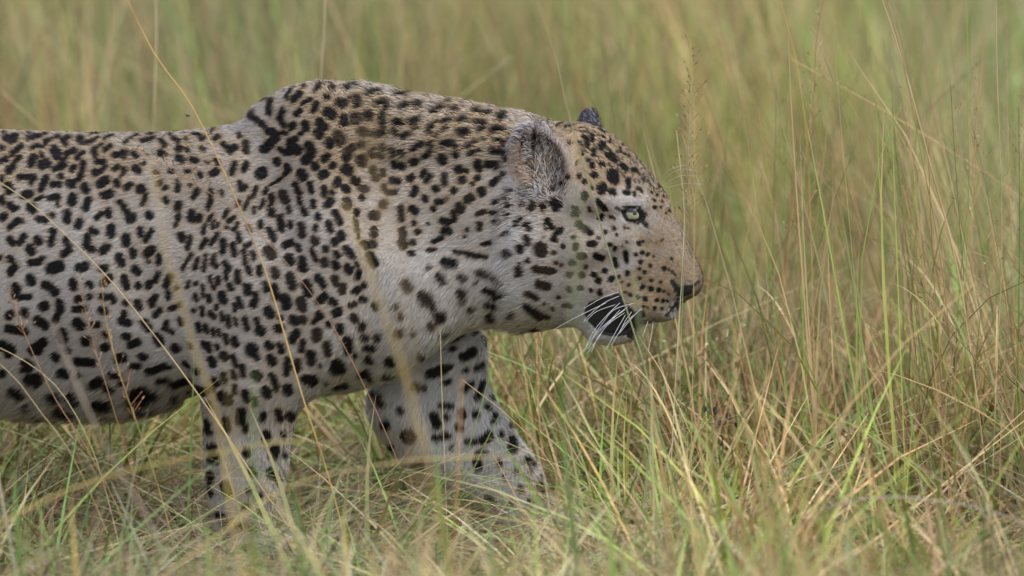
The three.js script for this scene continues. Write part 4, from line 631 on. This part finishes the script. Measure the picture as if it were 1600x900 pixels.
    const o = mesh(KINDS[k][0], geo(pos, idx, nor, col), grassMat, scene); o.userData = { kind: 'stuff', label: KINDS[k][1], category: 'grass' };
    console.log(k, made[k].length, 'tufts', ni / 3, 'triangles');
  }
}
// ---------------------------------------------------------------- single stalks and blades that stand out one by one
{
  const R = rng(31337), C = { straw: [.55,.42,.20], pale: [.62,.52,.30], gold: [.58,.38,.12], green: [.20,.30,.07], lime: [.30,.38,.08], red: [.36,.20,.10], ochre: [.50,.38,.11], grey: [.42,.33,.25], sage: [.30,.34,.16] };
  const plants = [];
  // tip first, photo pixels; z: metres in front of the leopard's middle; w: thickness in millimetres
  const S = (label, pts, z, w, color, o = {}) => plants.push({ label, pts, z, w, color, ...o });
  S('long golden stalk crossing the leopard\'s back and shoulder', [[195,-6],[245,90],[290,150],[320,205],[350,270],[380,340],[410,412],[438,500],[460,575],[480,640],[505,717],[525,790]], .38, 2.6, C.gold);
  S('thin brown stalk slanting across the leopard\'s flank to its foreleg', [[-8,280],[45,315],[105,369],[170,435],[240,523],[300,605],[363,696],[400,750],[450,820]], .36, 2.4, C.straw);
  S('wiry reddish stalk with a wispy tip slanting over the leopard\'s shoulder', [[205,230],[270,268],[345,313],[435,396],[510,494],[573,613],[620,720]], .3, 1.5, C.red, { seed: [0, .16, .012] });
  S('thick pale stalk blurred in front of the leopard\'s chest', [[535,318],[565,390],[592,465],[620,545],[645,635],[672,735],[690,830]], 2.3, 5, C.ochre);
  S('tan stalk blurred in front of the leopard\'s neck', [[572,190],[592,270],[610,350],[628,450],[640,560],[650,720],[655,900]], 3.4, 3.2, C.straw);
  S('ochre stalk blurred before the leopard\'s ribs and elbow', [[236,250],[250,330],[262,400],[280,455],[300,540],[328,622],[345,700],[360,790]], 2.0, 4.2, C.ochre);
  S('bent yellow stem arching low across the near foreleg', [[478,690],[440,689],[400,694],[330,708],[255,725],[160,752],[60,790],[-20,830]], 1.5, 4.2, C.ochre);
  S('bent straw stem arching low across the far foreleg', [[800,716],[740,713],[690,714],[640,718],[560,735],[490,752],[420,782],[350,830]], 1.5, 3.6, C.straw);
  S('grey dry stem blurred below the leopard\'s belly', [[84,505],[105,562],[130,620],[155,675],[195,755],[235,830],[265,900]], 1.7, 4.5, C.grey);
  S('slender pale green stalk crossing the leopard\'s cheek and open mouth', [[835,-6],[868,90],[885,165],[908,246],[936,342],[960,425],[987,509],[1012,590],[1032,680]], .42, 2.4, C.sage);
  S('green stem blurred in front of the leopard\'s jaw', [[905,300],[899,400],[895,500],[891,600],[893,760],[900,920]], 3.0, 6, C.sage);
  S('short green stem before the leopard\'s whisker pad', [[990,425],[995,470],[1001,530],[1010,610],[1018,700]], 1.6, 4, C.sage);
  S('thin straight straw stem rising past the leopard\'s nose, with an airy seed head', [[1078,62],[1084,170],[1085,300],[1084,420],[1083,560],[1080,720]], .3, 1.5, C.straw, { seed: [0, .34, .026] });
  S('yellow straw stem beside the leopard\'s nose bridge', [[1057,205],[1064,270],[1069,330],[1066,420],[1060,520],[1052,660]], .22, 1.7, C.pale);
  S('fine green stem just ahead of the leopard\'s forehead', [[1078,120],[1075,230],[1071,340],[1066,480],[1062,620]], .1, 1.5, C.sage, { seed: [0, .3, .02] });
  S('tall straw stalk leaning left with a doubled stem', [[1376,-6],[1405,80],[1436,190],[1458,275],[1478,345],[1500,440],[1518,560]], .1, 3, C.straw);
  S('rust coloured stalk running beside the doubled straw stalk', [[1384,-6],[1412,100],[1430,190],[1445,270],[1460,345],[1476,450],[1490,590]], .16, 1.9, C.red);
  S('long seed spike bowed far over to the left above the meadow', [[1236,92],[1290,122],[1345,152],[1430,202],[1500,246],[1560,285],[1606,318]], -.5, 3, C.straw, { seed: [0, .75, .008] });
  S('thin golden stalk leaning left among airy seed heads', [[1217,-6],[1238,70],[1251,140],[1260,220],[1266,330],[1270,480]], -.2, 2, C.gold);
  S('reddish stalk with a loose seed head crossing the golden one', [[1288,-6],[1276,60],[1272,140],[1266,230],[1259,330],[1250,460]], -.25, 1.8, C.red, { seed: [0, .5, .024] });
  S('upright straw stalk standing far from the leopard\'s nose', [[1556,-6],[1558,120],[1563,260],[1565,400],[1558,560]], .1, 2, C.straw);
  S('upright thin green stalk beside the upright straw stalk', [[1510,-6],[1512,140],[1514,300],[1508,460],[1500,640]], -.1, 1.9, C.lime);
  S('long blurred green blade leaning left behind the airy seed heads', [[1310,-6],[1345,60],[1388,122],[1425,180],[1465,260]], -1.6, 5, C.green, { flat: 1 });
  S('thin reddish stem leaning left in the open grass', [[1178,188],[1210,262],[1246,335],[1280,410],[1310,500]], -.3, 1.8, C.red);
  S('dark thin stem leaning left below the bowed seed spike', [[1288,90],[1310,150],[1334,230],[1365,340],[1400,450],[1436,590]], -.1, 1.8, [.30,.24,.10]);
  S('pale dry stem lying aslant low in the grass', [[1606,676],[1540,718],[1480,755],[1420,795],[1360,838]], .15, 2.2, C.pale);
  S('dry stem arched right over the aslant pale one', [[1606,818],[1540,796],[1460,780],[1380,776],[1310,790],[1250,830],[1215,880]], 1.0, 3.6, C.grey);
  S('broad green blade blurred low in the open grass', [[1150,640],[1176,700],[1200,770],[1222,850],[1240,930]], 2.0, 8, C.green, { flat: 1 });
  S('broad green blade leaning left, its foot to the right', [[1225,660],[1275,705],[1335,775],[1400,850],[1450,910]], 1.6, 7.5, C.green, { flat: 1 });
  S('bright lime blade standing under the leopard\'s throat', [[790,500],[798,530],[812,575],[828,615],[840,680],[848,760]], -.35, 6, C.lime, { flat: 1 });
  S('second lime blade under the leopard\'s throat, leaning away', [[828,512],[843,538],[862,575],[878,630],[888,720]], -.45, 5.5, C.lime, { flat: 1 });
  S('green blade blurred before the near foreleg', [[399,575],[397,610],[396,660],[396,740],[399,880]], 2.0, 6, C.green, { flat: 1 });
  S('ochre blade blurred before the near foreleg', [[352,560],[362,640],[370,720],[384,810],[398,910]], 2.4, 7, C.ochre, { flat: 1 });
  S('thin pale stem before the far foreleg', [[688,520],[690,600],[693,680],[697,780],[700,880]], .3, 1.4, C.pale);
  S('short orange stem blurred before the far foreleg', [[722,590],[719,660],[716,720],[712,800],[706,890]], 1.2, 4, [.50,.28,.12]);
  S('green stem slanting right before the far foreleg', [[764,590],[750,640],[735,690],[722,740],[705,820]], .25, 2.2, C.green);
  S('second green stem slanting right before the far foreleg', [[786,640],[768,672],[750,710],[728,760],[700,830]], .3, 2, C.green);
  S('straw stem following the front edge of the far foreleg', [[724,595],[760,622],[800,655],[835,690],[870,740],[905,800]], .3, 2, C.straw);
  S('thin straw lying level across the grass before the paws', [[548,836],[480,838],[420,841],[350,848],[290,856],[220,872]], .9, 2.2, C.pale);
  S('reddish stalk with small seeds before the leopard\'s belly', [[118,424],[135,490],[152,555],[172,620],[192,690],[215,770]], .4, 1.6, C.red, { seed: [0, .3, .012] });
  S('seeding stalk with dark heads before the leopard\'s flank', [[158,432],[164,490],[178,550],[196,610],[216,670],[245,760]], .45, 1.7, C.ochre, { seed: [0, .45, .014] });
  S('second reddish stalk tipped with a dark seed tuft', [[12,452],[30,500],[56,560],[88,625],[128,690],[170,770]], .4, 2, C.red, { seed: [0, .14, .012] });
  S('faint straw stalk bending from the flank to the grass below', [[-8,540],[36,562],[84,598],[120,650],[150,720],[172,800]], .4, 1.5, C.pale);
  S('faint straw stalk under the bending one', [[-8,562],[28,595],[62,640],[100,690],[135,760]], .45, 1.5, C.straw);
  S('green blade standing against the back of the near foreleg', [[305,540],[302,600],[300,660],[297,730],[293,830]], .25, 5, C.green, { flat: 1 });
  S('thin blurred straw stem crossing above the leopard\'s back', [[75,35],[150,75],[240,120],[330,165],[420,215]], -2.6, 3.5, C.straw);
  S('pale upright stem behind the leopard\'s back', [[243,-6],[245,60],[243,130],[240,230],[236,360]], -.9, 2.4, C.pale);
  S('short pale stem behind the top of the shoulder hump', [[508,-6],[507,45],[503,100],[500,170],[498,300]], -.8, 2, C.pale);
  S('straw stem slanting down to the leopard\'s back', [[-8,132],[20,158],[45,178],[70,205],[110,260]], -1.2, 2.6, C.straw);
  S('blurred straw stem slanting to the shoulder hump', [[510,-6],[540,60],[565,115],[590,180],[620,280]], -2.2, 4, C.straw);
  S('faint stem slanting right above the leopard\'s neck', [[800,88],[760,118],[722,148],[690,180],[640,240]], -1.6, 2.4, C.pale);
  for (const [x, top, z, w, c, where] of [[30,720,1.9,14,'green','green','below the leopard\'s belly'],[120,770,2.2,12,'ochre','ochre','below the leopard\'s belly'],[330,800,2.0,14,'green','green','at the near paw'],[470,735,2.0,15,'green','green','between the two forelegs'],[545,790,1.8,11,'ochre','ochre','between the two forelegs'],[690,690,1.8,16,'green','wide green','before the far foreleg\'s shin'],[770,770,2.1,13,'sage','dull green','before the far paw'],[885,630,1.9,16,'green','tall green','below the leopard\'s jaw'],[955,745,2.1,14,'green','short green','below the leopard\'s open mouth'],[1040,720,1.7,10,'straw','straw coloured','below the leopard\'s nose'],[1330,800,2.0,12,'sage','dull green','under the arched dry stem'],[1480,770,1.9,12,'green','fresh green','crossing the arched dry stem']].map(([x, top, z, w, c, look, where]) => [x, top, z, w, c, `${look} blade blurred in front of the grass ${where}`]))
    S(where, [[x - 14 + R() * 8, top], [x - 6, top + 45], [x, top + 110], [x + 6 + R() * 8, top + 220]], z * 0.65, w * 0.85, C[c], { flat: 1, group: 'out of focus blades in front' });
  plants.forEach((p) => {
    const flat = p.flat, w = p.w / 1000, pts = p.pts.map(([x, y]) => P(x, y, p.z)), last = pts[pts.length - 1], prev = pts[pts.length - 2], d = last.clone().sub(prev).normalize();
    pts.forEach((q, i) => { q.z += 0.05 * Math.sin(i * 0.9) * (i / pts.length) * Math.min(1, Math.abs(p.z)); });
    if (last.y > 0.02) { // on down to its root
      if (d.y > -0.35) { d.y = -0.35; d.normalize(); }
      const drop = (last.y + 0.012) / -d.y, n = Math.max(1, Math.ceil(drop / 0.12));
      for (let i = 1; i <= n; i++) pts.push(last.clone().addScaledVector(d, drop * i / n).setX(last.x + d.x * drop * i / n * (1 - 0.35 * i / n)));
    }
    pts.reverse();
    const base = pts[0].clone(), curve = new THREE.CatmullRomCurve3(pts.map(q => q.clone().sub(base)), false, 'centripetal'), len = curve.getLength();
    if (p.seed === undefined && !flat && p.pts[0][1] < 0) { /* the stem goes on above the picture */ const q = curve.points; const e = q[q.length - 1].clone().sub(q[q.length - 2]).normalize(); q.push(q[q.length - 1].clone().addScaledVector(e, 0.12), q[q.length - 1].clone().addScaledVector(e, 0.22)); curve.updateArcLengths(); }
    const fn = (t, o) => curve.getPointAt(clamp(t, 0, 1), o), col = jit(p.color, R, .08), seg = Math.max(12, Math.round(len / 0.025));
    if (flat) {
      const B = new Strips(); B.blade(fn, w, 0.0006, col, -0.5 + R(), seg, jit(p.color, R, .15));
      const o = new THREE.Group(); o.name = numbered('grass_shoot'); o.position.copy(base); o.userData = { label: p.label, category: 'grass shoot' }; if (p.group) o.userData.group = p.group; scene.add(o); mesh('blade', B.geo(), grassMat, o); return;
    }
    const g = new THREE.Group(); g.name = numbered('grass_stalk'); g.position.copy(base); g.userData = { label: p.label, category: 'grass stalk' }; scene.add(g);
    const pt = []; for (let i = 0; i <= seg; i++) pt.push(curve.getPointAt(i / seg));
    const tg = tube(pt, w * 0.55, w * 0.28, seg, 6), n = tg.attributes.position.count, cc = new Float32Array(n * 3);
    for (let i = 0; i < n; i++) { const k = Math.floor(i / 6), j = (k % 11 === 7 ? 0.7 : 1) * (0.86 + 0.28 * vnoise(k * 0.35, p.w * 7, 3)); cc.set([col[0] * j, col[1] * j, col[2] * j], i * 3); }
    tg.setAttribute('color', new THREE.BufferAttribute(cc, 3)); mesh('stem', tg, grassMat, g);
    if (p.seed) { const H = new Strips(), [a, b, sp] = p.seed; spikelets(H, fn, 1 - b, 1, Math.round(24 + b * 70), R, jit(C.red, R), sp, 0.0055); mesh('seed_head', H.geo(), grassMat, g); }
    if (R() < 0.6 && len > 0.4 && p.z < 0.2) { const L = new Strips(), t0 = 0.12 + 0.3 * R(), q = fn(t0, V(0, 0, 0)), a = R() * 6.28, l = 0.12 + 0.12 * R(); L.blade((t, o) => o.set(q.x + Math.cos(a) * l * 0.6 * t, q.y + l * (t - 0.45 * t * t), q.z + Math.sin(a) * l * 0.6 * t), 0.0035, 0.0004, jit(R() < 0.5 ? C.green : C.straw, R, .2), a + 1.57, 7); mesh('leaf', L.geo(), grassMat, g); }
  });

  { // a dry herb with dark buds
    const g = new THREE.Group(), root = P(1128, 760, -.05); root.y = 0; g.name = 'dry_herb'; g.position.copy(root); g.userData = { label: 'dry herb with dark brown buds low in the open grass', category: 'herb' }; scene.add(g);
    const mat = new THREE.MeshStandardMaterial({ color: new THREE.Color().setRGB(.10, .07, .045), roughness: .9 }), budMat = new THREE.MeshStandardMaterial({ color: new THREE.Color().setRGB(.045, .028, .02), roughness: .9 }), top = P(1126, 652, -.05).sub(root);
    mesh('stem', tube([V(0, 0, 0), V(.004, top.y * .5, 0), top], .0014, .001, 12, 5), mat, g);
    for (const [x, y] of [[1100,639],[1152,663],[1117,642],[1138,650],[1160,648]]) { const e = P(x, y, -.05 + (R() - .5) * .03).sub(root); mesh('twig', tube([top.clone().setY(top.y * .93), top.clone().lerp(e, .5).add(V(0, -.003, 0)), e], .0008, .0006, 8, 4), mat, g);
      const b = new THREE.LatheGeometry([[0, -.006], [.003, -.004], [.0045, 0], [.0035, .004], [.0012, .006], [0, .0062]].map(q => new THREE.Vector2(...q)), 9); mesh('bud', b, budMat, g).position.copy(e); }
  }
  { // a fly over the leopard's back
    const g = new THREE.Group(); g.name = 'fly'; g.position.copy(P(294, 181, .1)); g.rotation.y = .5; g.userData = { label: 'small dark fly hovering over the leopard\'s back', category: 'fly' }; scene.add(g);
    const black = new THREE.MeshStandardMaterial({ color: new THREE.Color().setRGB(.012, .012, .014), roughness: .5 }), wing = new THREE.MeshStandardMaterial({ color: new THREE.Color().setRGB(.16, .16, .17), roughness: .6, side: THREE.DoubleSide });
    const b = new THREE.LatheGeometry([[0, -.0034], [.0011, -.0026], [.0013, -.0012], [.0009, -.0003], [.0013, .0006], [.0012, .0016], [.0006, .0021], [.001, .0026], [.0008, .0032], [0, .0035]].map(q => new THREE.Vector2(...q)), 10); b.rotateZ(-Math.PI / 2); mesh('body', b, black, g);
    for (const s of [-1, 1]) { const w = new THREE.CircleGeometry(.0017, 10); w.scale(1.5, .75, 1); w.translate(-.0025, 0, 0); const o = mesh('wing', w, wing, g); o.rotation.set(-1.2 * s, .6 * s, 0); o.position.set(0, .001, .0004 * s); }
  }
}
renderer.render(scene, camera);
